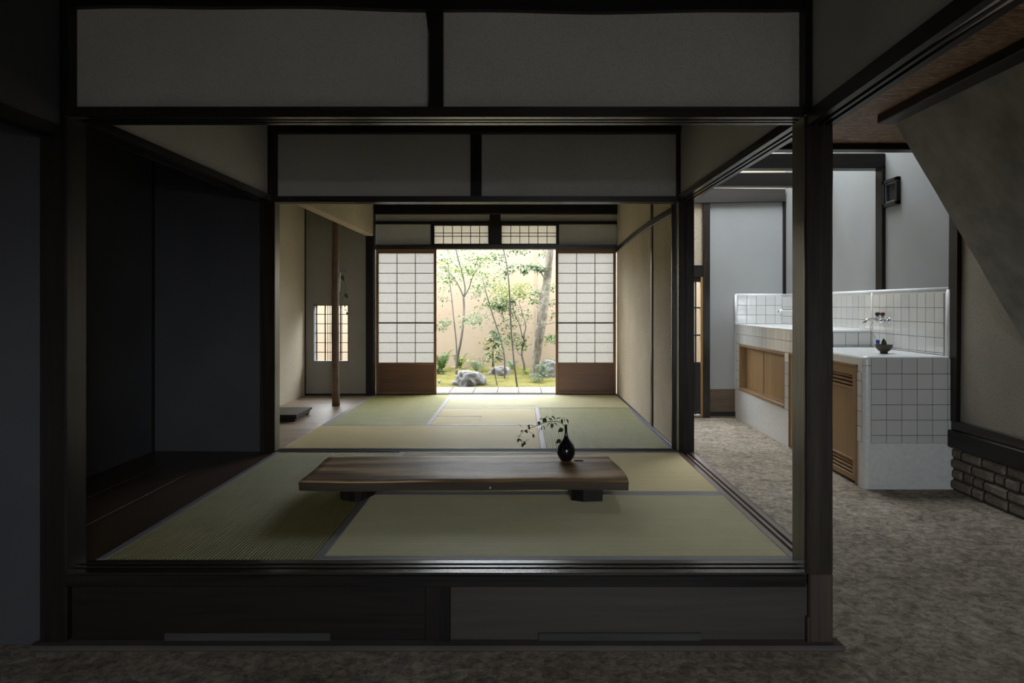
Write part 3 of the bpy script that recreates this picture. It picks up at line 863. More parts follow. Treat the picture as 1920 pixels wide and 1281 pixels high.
vc = (.263, 3.90, T + H + .001)
m = MB(); prof = [(.022, 0), (.027, .001), (.032, .006), (.043, .022), (.050, .04), (.0525, .055), (.0505, .072), (.044, .089), (.033, .104), (.022, .118), (.014, .131), (.0095, .146), (.0078, .165), (.0068, .19), (.0066, .203), (.0078, .207), (.005, .207), (.0045, .19)]
tag(m.lathe(prof, vc, 40).build('bottle_vase', black_glaze, None, True), 'glossy black bottle vase on the low slab table', 'vase')
e = empty('vine_sprig', (vc[0], vc[1], vc[2] + .17), 'arching green vine sprig standing in the black bottle vase', 'plant')
B = lambda px, py, dy=0: P(px, py, 3.90 + dy)
zpx = lambda x, y: (940 + x * .1562, 760 + y * .1562)
st = [(1059.3, 812, 0), (1059, 800, 0), zpx(745, 235) + (-.005,), zpx(710, 205) + (-.01,), zpx(650, 195) + (-.015,), zpx(590, 193) + (-.02,), zpx(520, 205) + (-.03,), zpx(440, 240) + (-.04,), zpx(360, 272) + (-.04,), zpx(290, 300) + (-.045,), zpx(235, 345) + (-.05,), zpx(212, 390) + (-.05,), zpx(235, 430) + (-.05,), zpx(280, 440) + (-.04,), zpx(305, 425) + (-.04,)]
MB().tube([B(*p) for p in st], [.0018] * 8 + [.0012] * 7, 6).build('stem', stem_m, e)
lv = [(560, 130, -.6, -.5), (600, 128, .7, -.4), (525, 150, -.4, -1), (530, 160, .3, -1), (720, 150, -.7, -.1), (750, 150, .3, -1), (780, 165, .6, -.8), (735, 165, -.2, -.9), (610, 215, -.1, -1), (600, 210, -.8, -.4), (630, 215, .8, -.3),
      (650, 165, .6, .3), (620, 180, -.5, .4), (470, 265, -.4, -1), (500, 245, .5, -.9), (480, 250, .1, -1), (345, 240, -.7, -.3), (350, 240, .8, -.2), (335, 255, 0, -1), (262, 300, -.8, -.4), (280, 300, .7, -.5), (222, 365, -.7, -.3), (225, 370, .8, -.3),
      (215, 400, -.4, -.7), (220, 405, .6, -.6), (300, 425, .5, .2), (285, 440, -.2, -.5), (255, 455, 0, -1), (385, 345, 0, -1), (215, 235, .4, -.2), (450, 190, .1, -1), (455, 175, .7, .4)]
for (x, y, dx, dz) in lv:
    s_ = random.uniform(.026, .036) if x > 400 else random.uniform(.018, .025)
    put_leaf(e, B(*zpx(x, y), random.uniform(-.05, -.01)), (dx, random.uniform(-.5, .1), dz), s_, s_ * .62, leaf_in, roll=random.uniform(-.8, .8))
for (a, b_) in (((600, 193), (560, 130)), ((700, 200), (740, 150)), ((600, 193), (610, 215)), ((480, 225), (480, 255)), ((300, 297), (385, 345)), ((640, 194), (640, 168))):
    MB().tube([B(*zpx(*a), -.02), B(*zpx(*b_), -.03)], .0009, 5).build('stalk', stem_m, e)
for (x, y) in ((722, 305), (695, 440)):
    put_leaf(e, B(*zpx(x + 22, y - 20), -.03 - (.045 if y > 400 else 0)), (-.9, -.3, -.35), .034, .026, leaf_in, roll=.2, face=(-.2, -1, .35))
MB().tube([B(1059, 801, 0), B(*zpx(738, 285), -.03), B(*zpx(735, 350), -.035), B(*zpx(712, 425), -.075)], .0009, 5).build('stalk', stem_m, e)

# ------------------------------------------------------------------ kitchen end wall, door, beams
kw = empty('wall_kitchen_end', (2.6, YF, 0), 'white plastered end wall of the kitchen passage with a wooden skirting', 'wall', kind='structure')
box('plaster_face', 2.20, XW + .05, YF, YF + .1, .33, 2.68, white, kw)
box('skirting', 2.205, 2.52, YF - .012, YF + .03, .06, .335, wood('skirting_wood', (.05, .033, .02), (.13, .09, .055), 'x', (.5, .7), .3), kw)
box('sill_log', 2.205, 2.52, YF - .03, YF + .03, 0, .075, timber['x'], kw)
box('post', 2.130, 2.212, YF - .04, YF + .06, 0, 2.68, aged['z'], kw)
box('head_rail', 1.24, 2.14, YF - .03, YF + .05, 1.64, 1.78, timber['x'], kw)
box('clay_face', 1.24, 2.14, YF, YF + .05, 1.77, 2.66, clay, kw)
box('plaster_face', 1.24, 1.60, YF, YF + .05, 0, 1.65, clay, kw)
box('corner_strip', XW - .03, XW + .012, YF - .03, YF + .01, 1.44, 2.52, timber['z'], kw)
e = empty('door_3', (1.85, YF, 0), 'black framed half glazed door at the end of the kitchen passage', 'door', kind='structure')
for a, b_ in ((1.60, 1.66), (2.046, 2.062)):
    box('stile', a, b_, YF - .005, YF + .03, .035, 1.64, black_paint, e)
box('jamb', 2.106, 2.134, YF - .03, YF + .045, 0, 1.65, door_wood, e)
box('bottom_panel', 1.655, 2.11, YF + .005, YF + .022, .06, .645, black_paint, e)
for z, h in ((.62, .03), (.955, .018), (1.275, .018), (1.585, .055), (.04, .03)):
    box('rail', 1.655, 2.11, YF - .003, YF + .028, z, z + h, black_paint, e)
box('mullion', 1.845, 1.86, YF, YF + .025, .64, 1.6, black_paint, e)
for a, b_ in ((1.66, 1.845), (1.86, 2.046), (2.062, 2.108)):
    for z0, z1 in ((.65, .955), (.973, 1.275), (1.293, 1.585)):
        pane('glass_pane', a, b_, YF + .014, z0, z1, glass_m, e)
box('door_sill', 1.60, 2.12, YF - .03, YF + .04, 0, .03, white, e)


def beam(name, x0, x1, y0, y1, z0, z1, m, label):
    return struct(box(name, x0, x1, y0, y1, z0, z1, m, None, .006), label, 'beam')


beam('ceiling_beam', 1.19, XW, 4.86, 4.97, 2.424, 2.50, timber['x'], 'dark beam at the end of the woven ceiling')
beam('ceiling_beam', 1.19, XW, 5.79, 5.92, 2.477, 2.605, timber['x'], 'dark cross beam resting on the wall post by the vent')
beam('ceiling_beam', 1.19, XW, 6.80, 6.93, 2.504, 2.638, timber['x'], 'dark cross beam high in the light shaft')
m = MB(); m.prism([(1.24, 2.505), (2.0, 2.50), (2.6, 2.512), (XW - .02, 2.52), (XW - .02, 2.66), (2.3, 2.672), (1.24, 2.66)], 'y', YF - .06, YF + .04)
struct(m.build('ceiling_beam', wood('brown_beam', (.010, .008, .006), (.034, .026, .019), 'x', (.5, .7), .4)), 'weathered brown beam on the kitchen end wall', 'beam')
# wall posts on the side wall
post('wall_post', XW - .028, XW + .02, 5.79, 5.905, 1.44, 2.50, timber['z'], 'dark post set in the white wall beside the vent box')
m = MB(); m.prism([(4.80, .49), (4.91, .49), (4.885, 1.2), (4.87, 2.5), (4.78, 2.5), (4.79, 1.2)], 'x', XW - .035, XW + .03)
struct(m.build('wall_post', timber['z']), 'dark post standing at the near end of the tiled counter', 'post')

# woven ceiling and the sloping soffit
struct(box('ceiling_woven', 1.19, XW + .02, -1.85, 4.88, 2.468, 2.50, woven), 'woven brown wood ceiling over the earth floor', 'ceiling')
beam('ceiling_beam', 2.17, 2.28, -1.82, 4.15, 2.415, 2.47, timber['y'], 'dark beam along the top of the sloping plaster soffit')
sl = (1.096 - 2.44) / (3.06 - 2.267)
m = MB(); nz = (Vector((1, 0, sl))).normalized(); pn = Vector((-nz.z, 0, nz.x))
n1, n2 = 18, 26; vs = []; fs = []
for i in range(n1 + 1):
    for j in range(n2 + 1):
        x = 2.267 + (3.12 - 2.267) * i / n1; y = 1.0 + (4.146 - 1.0) * j / n2
        d = .006 * noise.noise(Vector((x * 5, y * 5, 2))) + .003 * noise.noise(Vector((x * 15, y * 15, 7)))
        vs.append((x + pn.x * -d, y, 2.44 + sl * (x - 2.267) - pn.z * d))
for k in range((n1 + 1) * (n2 + 1)):
    x, y, z = vs[k]; vs.append((x + .045 * -sl / math.hypot(1, sl), y, z + .045 / math.hypot(1, sl)))
M0 = (n1 + 1) * (n2 + 1); ix = lambda l, i, j: l * M0 + i * (n2 + 1) + j
for i in range(n1):
    for j in range(n2):
        fs.append((ix(0, i, j), ix(0, i, j + 1), ix(0, i + 1, j + 1), ix(0, i + 1, j)))
        fs.append((ix(1, i, j), ix(1, i + 1, j), ix(1, i + 1, j + 1), ix(1, i, j + 1)))
    for j in (0, n2): fs.append((ix(0, i, j), ix(0, i + 1, j), ix(1, i + 1, j), ix(1, i, j)))
for j in range(n2):
    for i in (0, n1): fs.append((ix(0, i, j), ix(0, i, j + 1), ix(1, i, j + 1), ix(1, i, j)))
struct(m.add(vs, fs).build('stair_soffit', soffit_m), 'sloping rough plaster soffit of a stair under the woven ceiling', 'soffit')

# brick footing on the near side wall
bf = empty('wall_footing', (XW, 4.2, 0), 'old brick footing with timber base beams beside the counter', 'wall', kind='structure')
box('mortar_bed', XW - .01, XW + .06, -1.8, 4.87, 0, .315, mortar, bf)
box('base_beam', XW - .055, XW + .05, -1.8, 4.868, .305, .43, timber['y'], bf, .008)
box('base_board', XW - .03, XW + .05, -1.8, 4.868, .43, .498, aged['y'], bf, .004)
random.seed(3)
for r in range(4):
    y = 4.86 - (.11 if r % 2 else 0); z = .012 + r * .074
    if r % 2: 
        me = shared_box('brick', .05, .095, .062, .012, brick_m); link('brick', me, (XW - .004, 4.81, z + .031), bf)
    while y > 3.2:
        L = random.choice((.205, .205, .19, .10))
        me = shared_box('brick', .05, L, .062, .012, brick_m)
        q = Matrix.Rotation(random.uniform(-.03, .03), 4, 'X').to_quaternion()
        link('brick', me, (XW - .004 + random.uniform(-.012, .008), y - L / 2 - .006, z + .031), bf, q)
        y -= L + .014

# ------------------------------------------------------------------ tiled counter
Y0 = 4.868; RZ, FZ = .951, 1.094; YR = 5.92
CX0 = 2.455; SK = .0177
cx = lambda y: CX0 + SK * (y - Y0)
PT = .1095
ct = empty('tiled_counter', (2.8, 6.4, 0), 'white tiled masonry kitchen counter stepping up under the skylight, wooden doors in front', 'counter')
# masonry body: near block, upper slab, pier, far plinth, far band, far pier
m = MB()
def quadprism(y0, y1, z0, z1, depth=None, inset=0):
    a0, a1 = cx(y0) + inset, cx(y1) + inset
    b0, b1 = (XW - .03, XW - .03) if depth is None else (a0 + depth, a1 + depth)
    m.add([(a0, y0, z0), (b0, y0, z0), (b1, y1, z0), (a1, y1, z0), (a0, y0, z1), (b0, y0, z1), (b1, y1, z1), (a1, y1, z1)],
          [(0, 1, 2, 3), (4, 5, 6, 7), (0, 1, 5, 4), (1, 2, 6, 5), (2, 3, 7, 6), (3, 0, 4, 7)])
arc = [(cx(Y0) + .035 - .035 * math.cos(t * math.pi / 12), Y0 + .035 - .035 * math.sin(t * math.pi / 12)) for t in range(7)]
m.prism(arc + [(XW, Y0), (XW, 4.968), (cx(4.968), 4.968)], 'z', 0, .885)
# rounded top slab of the near counter
lay = []
for k in range(6):
    t = k * math.pi / 10; lay.append((.022 * (1 - math.cos(t)), RZ - .022 + .022 * math.sin(t)))
outl = arc + [(XW, Y0), (XW, YR + .02), (cx(YR), YR + .02)]
vs = []; fs = []; n = len(outl)
rings = [(0, .88)] + lay
for ins, z in rings:
    for i, (x, y) in enumerate(outl):
        xx = x + ins if i < 7 or i == n - 1 else x
        yy = y + ins if i <= 7 else y
        vs.append((xx, yy, z))
for k in range(len(rings) - 1):
    for i in range(n):
        fs.append((k * n + i, k * n + (i + 1) % n, (k + 1) * n + (i + 1) % n, (k + 1) * n + i))
fs.append(tuple(range(n))); fs.append(tuple(range((len(rings) - 1) * n, len(rings) * n)))
m.add(vs, fs)
quadprism(6.287, 6.392, 0, .885); quadprism(6.392, YF, 0, .345); quadprism(7.808, YF, .34, .885)
quadprism(YR, YF, .873, FZ)
quadprism(6.38, 7.82, .3, .9, .03, .33)
quadprism(4.96, 6.29, .0, .9, .03, .12)
m.build('body', enamel, ct)
MB().tube([(cx(YR) + .004, YR + .004, FZ - .006), (XW - .03, YR + .004, FZ - .006)], .010, 8).build('edge_trim', enamel, ct, True)
MB().tube([(cx(YR) + .002, YR, FZ - .006), (cx(YF) + .002, YF, FZ - .006)], .010, 8).build('edge_trim', enamel, ct, True)


def tile_face(O, u, nrm, u0, u1, v0, v1, parent, ustart=None, vstart=None, p=PT):
    """glazed tiles on a face: O origin, u along, z up, nrm outward; full tiles from ustart / vstart, cut at the ends"""
    O = Vector(O); u = Vector(u).normalized(); nrm = Vector(nrm).normalized(); up = Vector((0, 0, 1))
    ustart = u0 if ustart is None else ustart; vstart = v0 if vstart is None else vstart
    R = Matrix((u, nrm, up)).transposed()
    def cuts(a, b, s):
        k = math.floor((a - s) / p + 1e-6); c_ = s + k * p; out = []
        while c_ < b - .004:
            lo, hi = max(a, c_), min(b, c_ + p)
            if hi - lo > .012: out.append((lo, hi))
            c_ += p
        return out
    for (a, b_) in cuts(u0, u1, ustart):
        for (c_, d) in cuts(v0, v1, vstart):
            me = shared_box('tile', b_ - a - .0035, .006, d - c_ - .0035, .0022, tile_m)
            pos = O + u * ((a + b_) / 2) + up * ((c_ + d) / 2) + nrm * .0025
            tilt = Matrix.Rotation(random.uniform(-.006, .006), 3, 'X') @ Matrix.Rotation(random.uniform(-.006, .006), 3, 'Z')
            link('tile', me, pos, parent, (R @ tilt).to_quaternion())


random.seed(5)
def grout_bed(O, u, nrm, u0, u1, v0, v1, parent):
    O = Vector(O); u = Vector(u).normalized(); nrm = Vector(nrm).normalized()
    c_ = O + u * ((u0 + u1) / 2) + Vector((0, 0, (v0 + v1) / 2))
    M = Matrix.Translation(c_) @ Matrix((u, nrm, Vector((0, 0, 1)))).transposed().to_4x4()
    MB().mbox(M, u1 - u0, .003, v1 - v0, .0002).build('grout_bed', grout, parent)


uf = Vector((SK, 1, 0)).normalized(); nf = Vector((-1, SK, 0)).normalized(); Of = (CX0, Y0, 0)
ye = lambda y: (y - Y0) * math.hypot(1, SK)
# end face
for args in (((0, Y0, 0), (1, 0, 0), (0, -1, 0), 2.502, XW - .002, .329, .935, ct),):
    grout_bed(*args); tile_face(*args, vstart=.3861 - PT)
# front strip beside the louvre door
for a, b_, c_, d, us in ((ye(4.905), ye(4.966), .33, .83, ye(4.905)), (ye(6.290), ye(6.39), .345, .872, ye(6.290)), (ye(7.81), ye(7.935), .345, .872, ye(7.825)), (ye(YR + .01), ye(7.94), .874, 1.086, ye(YR))):
    grout_bed(Of, uf, nf, a, b_, c_, d, ct); tile_face(Of, uf, nf, a, b_, c_, d, ct, us, c_ if c_ < .8 else .874, PT if c_ < .8 else .1085)
# riser between the two levels
args = ((0, YR, 0), (1, 0, 0), (0, -1, 0), cx(YR) + .02, XW - .05, RZ + .002, FZ - .016, ct)
grout_bed(*args); tile_face(*args, vstart=FZ - .016 - PT)

# sliding cabinet
fr = []
def fbox(name, y0, y1, z0, z1, d0, d1, mat, parent, c=.002):
    """box in the counter front frame: y along the front, d measured out from the face (negative = inside)"""
    a, b_ = ye(y0), ye(y1)
    c_ = Vector(Of) + uf * ((a + b_) / 2) + nf * ((d0 + d1) / 2) + Vector((0, 0, (z0 + z1) / 2))
    M = Matrix.Translation(c_) @ Matrix((uf, nf, Vector((0, 0, 1)))).transposed().to_4x4()
    return MB().mbox(M, b_ - a, d1 - d0, z1 - z0, c).build(name, mat, parent)


y0, y1, z0, z1 = 6.392, 7.808, .343, .875
fbox('cabinet_frame', y0, y1, z1 - .03, z1, -.10, .006, door_frame_wood, ct); fbox('cabinet_frame', y0, y1, z0, z0 + .03, -.10, .006, door_frame_wood, ct)
fbox('cabinet_frame', y0, y0 + .03, z0 + .03, z1 - .03, -.10, .005, door_frame_wood, ct); fbox('cabinet_frame', y1 - .03, y1, z0 + .03, z1 - .03, -.10, .005, door_frame_wood, ct)
for a, b_, d in ((y0 + .03, y0 + .70, -.035), (y0 + .68, y1 - .03, -.07)):
    sd = fbox('sliding_door', a, b_, z0 + .03, z1 - .03, d - .018, d, door_wood, ct)
    for (p0, p1, q0, q1) in ((a, a + .018, z0 + .03, z1 - .03), (b_ - .018, b_, z0 + .03, z1 - .03), (a, b_, z1 - .05, z1 - .03), (a, b_, z0 + .03, z0 + .05)):
        fbox('edge_strip', p0, p1, q0, q1, d - .004, d + .006, door_frame_wood, sd, .001)
# louvre doors
y0, y1, z0, z1 = 4.968, 6.287, .012, .882
fbox('door_frame', y0, y0 + .022, z0, z1, -.06, .010, door_frame_wood, ct); fbox('door_frame', y1 - .022, y1, z0, z1, -.06, .010, door_frame_wood, ct)
fbox('door_frame', y0, y1, z1 - .022, z1, -.06, .010, door_frame_wood, ct)
ym = (y0 + y1) / 2
for a, b_ in ((y0 + .024, ym - .002), (ym + .002, y1 - .024)):
    ld = fbox('louvre_door', a + .05, b_ - .05, z0 + .15, z1 - .18, -.018, -.008, door_wood, ct)
    for (p0, p1, q0, q1) in ((a, a + .052, z0 + .01, z1 - .024), (b_ - .052, b_, z0 + .01, z1 - .024)):
        fbox('stile', p0, p1, q0, q1, -.024, .002, door_wood, ld)
    for q0, q1 in ((z1 - .085, z1 - .024), (z1 - .19, z1 - .172), (z0 + .152, z0 + .17), (z0 + .01, z0 + .055)):
        fbox('rail', a + .05, b_ - .05, q0, q1, -.023, .001, door_wood, ld)
    fbox('shade_backing', a + .05, b_ - .05, z1 - .18, z1 - .08, -.045, -.040, shade_black, ld); fbox('shade_backing', a + .05, b_ - .05, z0 + .05, z0 + .155, -.045, -.040, shade_black, ld)  # near black sheets painted as the shade behind the slats
    for base_z in (z1 - .170, z0 + .057):
        for k in range(3):
            sz_ = base_z + .012 + k * .029
            c_ = Vector(Of) + uf * ((ye(a) + ye(b_)) / 2) + nf * -.014 + Vector((0, 0, sz_ + .006))
            M = Matrix.Translation(c_) @ Matrix((uf, nf, Vector((0, 0, 1)))).transposed().to_4x4() @ Matrix.Rotation(-.55, 4, 'X')
            MB().mbox(M, ye(b_) - ye(a) - .10, .022, .009, .001).build('slat', door_wood, ld)

# splashback
sb = empty('tile_splashback', (XW - .02, 6.4, .95), 'white tiled splashback along the kitchen wall behind the counter', 'splashback')
m = MB(); m.box(XW - .045, XW - .0005, Y0 + .012, YF - .001, .952, 1.43, .002); m.box(2.513, XW - .03, YF - .03, YF - .001, 1.095, 1.435, .002)
m.build('backing', enamel, sb)
MB().tube([(XW - .026, Y0 + .022, 1.424), (XW - .026, YF - .02, 1.424)], .022, 12).build('rounded_edge', enamel, sb, True)
MB().tube([(XW - .024, Y0 + .021, .94), (XW - .024, Y0 + .021, 1.428)], .023, 12).build('rounded_edge', enamel, sb, True)
MB().tube([(2.512, YF - .015, 1.433), (XW - .03, YF - .015, 1.433)], .016, 10).build('rounded_edge', enamel, sb, True)
MB().tube([(2.516, YF - .02, 1.085), (2.516, YF - .02, 1.433)], .014, 10).build('rounded_edge', enamel, sb, True)
MB().tube([(XW - .045, YR + .002, RZ), (XW - .045, YR + .002, 1.42)], .010, 10).build('rounded_edge', enamel, sb, True)
MB().tube([(XW - .048, YR, FZ + .004), (XW - .048, YF - .03, FZ + .004)], .008, 8).build('rounded_edge', enamel, sb, True)
Ox = (XW - .046, 0, 0)
for a, b_, c_, d in ((Y0 + .045, YR - .008, RZ + .002, 1.405), (YR + .012, YF - .036, FZ + .012, 1.405)):
    args = (Ox, (0, 1, 0), (-1, 0, 0), a, b_, c_, d, sb)
    grout_bed(*args); tile_face(*args, vstart=1.405 - PT * 3)
args = ((0, YF - .031, 0), (1, 0, 0), (0, -1, 0), 2.532, XW - .05, FZ + .002, 1.42, sb)
grout_bed(*args); tile_face(*args, vstart=1.42 - PT * 3)

# taps
def tap(Yc, Zc):
    e = empty('mixer_tap', (XW - .05, Yc, Zc), 'chrome wall mixer with two dark knobs above the bowl', 'tap')
    x = XW - .05
    for dy in (-.04, .04):
        MB().tube([(x + .001, Yc + dy, Zc), (x - .010, Yc + dy, Zc)], [.030, .024], 16).build('flange', chrome, e, True)
        MB().tube([(x - .008, Yc + dy, Zc), (x - .055, Yc + dy, Zc)], .014, 12).build('inlet', chrome, e, True)
        MB().tube([(x - .055, Yc + dy, Zc + .005), (x - .055, Yc + dy, Zc + .045)], [.016, .012], 12).build('valve', chrome, e, True)
        MB().lathe([(.010, 0), (.019, .006), (.019, .022), (.012, .03)], (x - .055, Yc + dy, Zc + .040), 10).build('knob', plain('dark_red_knob', (.08, .02, .02), .3) if dy < 0 else black_paint, e, True)
    MB().tube([(x - .055, Yc - .055, Zc), (x - .055, Yc + .055, Zc)], .017, 12).build('body', chrome, e, True)
    MB().tube([(x - .055, Yc, Zc), (x - .10, Yc, Zc + .01), (x - .16, Yc, Zc + .008), (x - .185, Yc, Zc - .015), (x - .187, Yc, Zc - .03)], [.013, .012, .011, .011, .012], 10).build('spout', chrome, e, True)
tap(5.68, 1.186)
e = empty('swivel_tap', (XW - .05, 7.2, 1.25), 'chrome long spout tap over the higher counter', 'tap')
MB().tube([(XW - .048, 7.2, 1.21), (XW - .06, 7.2, 1.21)], .028, 14).build('flange', chrome, e, True)
MB().tube([(XW - .05, 7.2, 1.21), (XW - .10, 7.2, 1.21), (XW - .11, 7.2, 1.245)], .014, 10).build('body', chrome, e, True)
MB().tube([(XW - .11, 7.2, 1.24), (XW - .14, 7.2, 1.262), (2.78, 7.2, 1.262), (2.735, 7.2, 1.255), (2.72, 7.2, 1.232), (2.72, 7.2, 1.218)], .010, 10).build('spout', chrome, e, True)
MB().tube([(2.90, 7.2, 1.25), (2.90, 7.2, 1.225)], .012, 8).build('joint', chrome, e, True)

# bowl with a blue flower
bc = (2.735, 5.13, RZ + .001)
prof = [(.020, 0), (.026, .001), (.027, .014), (.040, .022), (.054, .040), (.060, .062), (.062, .068), (.058, .068), (.050, .045), (.034, .028), (.001, .024)]
tag(MB().lathe(prof, bc, 32).build('bowl', bowl_m, None, True), 'small dark stoneware bowl on the tiled counter', 'bowl')
e = empty('morning_glory', (bc[0], bc[1], bc[2] + .03), 'blue flower with one heart shaped leaf in the stoneware bowl', 'flower')
C_ = lambda px, py, dy=0: P(px, py, 5.13 + dy)
MB().tube([C_(1652, 655), C_(1646, 645), C_(1641, 634), C_(1633, 622), C_(1631, 613), C_(1637, 604)], .0014, 6).build('tendril', stem_m, e)
MB().tube([C_(1656, 656), C_(1657, 648), C_(1658, 640)], .0018, 6).build('stem', stem_m, e)
put_leaf(e, C_(1656, 650), (.12, -.1, 1), .062, .042, leaf_in, roll=.25, face=(-.2, -1, .35))
MB().tube([C_(1653, 655), C_(1651, 648), C_(1647, 643)], .0018, 6).build('stem', stem_m, e)
m = MB(); c = C_(1645, 641)
for k in range(5):
    t = k * 1.2566; q = Vector((math.cos(t), -.45, math.sin(t))); s_ = Vector((-math.sin(t), 0, math.cos(t)))
    m.add([c, c + q * .012 + s_ * .009, c + q * .019, c + q * .012 - s_ * .009], [(0, 1, 2, 3)])
m.build('flower', petal_blue, e)

# vent box on the wall
e = empty('wall_vent', (XW, 5.70, 2.13), 'dark framed square vent box on the white wall beside the post', 'vent')
yv0, yv1, zv0, zv1 = 5.56, 5.785, 2.14, 2.365
for (a, b_, c_, d) in ((yv0, yv0 + .03, zv0, zv1), (yv1 - .03, yv1, zv0, zv1), (yv0, yv1, zv0, zv0 + .03), (yv0, yv1, zv1 - .03, zv1)):
    box('frame_bar', XW - .032, XW + .012, a, b_, c_, d, timber['z'], e)
for (a, b_, c_, d) in ((yv0 + .03, yv0 + .042, zv0 + .03, zv1 - .03), (yv1 - .042, yv1 - .03, zv0 + .03, zv1 - .03), (yv0 + .03, yv1 - .03, zv0 + .03, zv0 + .042), (yv0 + .03, yv1 - .03, zv1 - .042, zv1 - .03)):
    box('inner_trim', XW - .024, XW + .005, a, b_, c_, d, plain('blue_grey_metal', (.10, .13, .15), .35), e)
box('dark_pane', XW - .006, XW + .008, yv0 + .03, yv1 - .03, zv0 + .03, zv1 - .03, plain('dark_pane', (.01, .012, .015), .25), e)

# ------------------------------------------------------------------ veranda and garden
dk = empty('floor_veranda', (-.3, 8.25, T - .06), 'pale weathered veranda boards before the moss garden', 'floor', kind='structure')
x = -2.4; random.seed(9)
while x < 1.1:
    wd = random.uniform(.24, .30)
    box('plank', x, x + wd - .005, 7.935, 8.58, T - .05, T - .004 + random.uniform(-.002, .002), board_deck, dk, .003); x += wd
box('joist', -2.4, 1.2, 8.50, 8.56, 0, T - .05, timber['x'], dk)

gz = lambda x, y: .175 + .09 * (y - 8.6) / 3.0 + .035 * noise.noise(Vector((x * 1.3, y * 1.3, 5))) + .018 * noise.noise(Vector((x * 6, y * 6, 1)))
m = MB(); n1, n2 = 220, 110; vs = []; fs = []
for i in range(n1 + 1):
    for j in range(n2 + 1):
        x = -3.6 + 6.9 * i / n1; y = 8.58 + 3.022 * j / n2
        vs.append((x, y, gz(x, y) + .012 * abs(noise.noise(Vector((x * 22, y * 22, 3)))) + .006 * noise.noise(Vector((x * 55, y * 55, 3)))))
for i in range(n1):
    for j in range(n2):
        q = i * (n2 + 1) + j; fs.append((q, q + n2 + 1, q + n2 + 2, q + 1))
o = m.add(vs, fs).build('moss', moss_m, None, True)
tag(o, 'yellow green moss carpet of the small garden', 'moss', kind='stuff')
gw = MB(); gw.box(-5.0, 3.5, 11.62, 11.8, 0, 2.36)
gwo = struct(gw.build('wall_garden_end', garden_wall, recentre=False), 'cream plastered garden wall behind the trees', 'wall')
c = P(1005, 572, 11.615)
box('wall_batten', c.x - .012, c.x + .012, 11.605, 11.63, .2, 2.36, garden_wall, gwo)
struct(box('wall_garden_left', -5.0, -4.85, 7.9, 11.8, 0, 2.36, garden_wall), 'cream garden wall on the left', 'wall')
struct(box('wall_garden_right', 3.35, 3.5, 7.9, 11.8, 0, 2.36, garden_wall), 'cream garden wall on the right', 'wall')


def rock(name, c, sx, sy, sz, seed, label):
    bm = bmesh.new(); bmesh.ops.create_icosphere(bm, subdivisions=4, radius=1)
    for v_ in bm.verts:
        p = v_.co.copy(); n_ = noise.noise(p * 1.1 + Vector((seed, 0, 0))) * .45 + (.25 - abs(noise.noise(p * 2.2 + Vector((0, seed, 0)))) * .8) * .5 + noise.noise(p * 5) * .1 + noise.noise(p * 12) * .04
        p *= 1 + n_
        if p.z > .55: p.z = .55 + (p.z - .55) * .3
        if p.z < -.3: p.z = -.3
        v_.co = Vector((p.x * sx, p.y * sy, (p.z + .3) * sz))
    me = bpy.data.meshes.new(name); bm.to_mesh(me); bm.free(); me.materials.append(rock_m)
    for p in me.polygons: p.use_smooth = True
    o = link(name, me, c); return tag(o, label, 'rock', 'rocks on the moss')


rock('garden_rock', P(876, 723, 9.45) - Vector((0, 0, .03)), .21, .17, .24, 2.2, 'broad grey rock lying on the moss near the veranda')
rock('garden_rock', P(936, 701, 10.45) - Vector((0, 0, .02)), .15, .12, .13, 5.1, 'flat grey rock behind the slender stems')
rock('garden_rock', P(1030, 706, 10.45) - Vector((0, 0, .02)), .19, .15, .26, 8.7, 'pale grey rock beside the thick pale trunk')


def leaves(pts, spread, count, size, rng):
    m = MB()
    for _ in range(count):
        c, r = rng.choice(pts)
        p = Vector(c) + Vector((rng.gauss(0, r), rng.gauss(0, r * .9), rng.gauss(0, r * .5)))
        d = Vector((rng.uniform(-1, 1), rng.uniform(-1, 1), rng.uniform(-.7, .3))).normalized()
        sd = d.cross(Vector((rng.uniform(-.4, .4), rng.uniform(-.4, .4), 1))).normalized(); up = sd.cross(d)
        L = size * rng.uniform(.7, 1.3); w_ = L * .24
        m.add([p, p + d * L * .45 + sd * w_ + up * .1 * L, p + d * L, p + d * L * .45 - sd * w_ + up * .1 * L, p + d * L * .45], [(0, 1, 4), (1, 2, 4), (2, 3, 4), (3, 0, 4)])
    return m


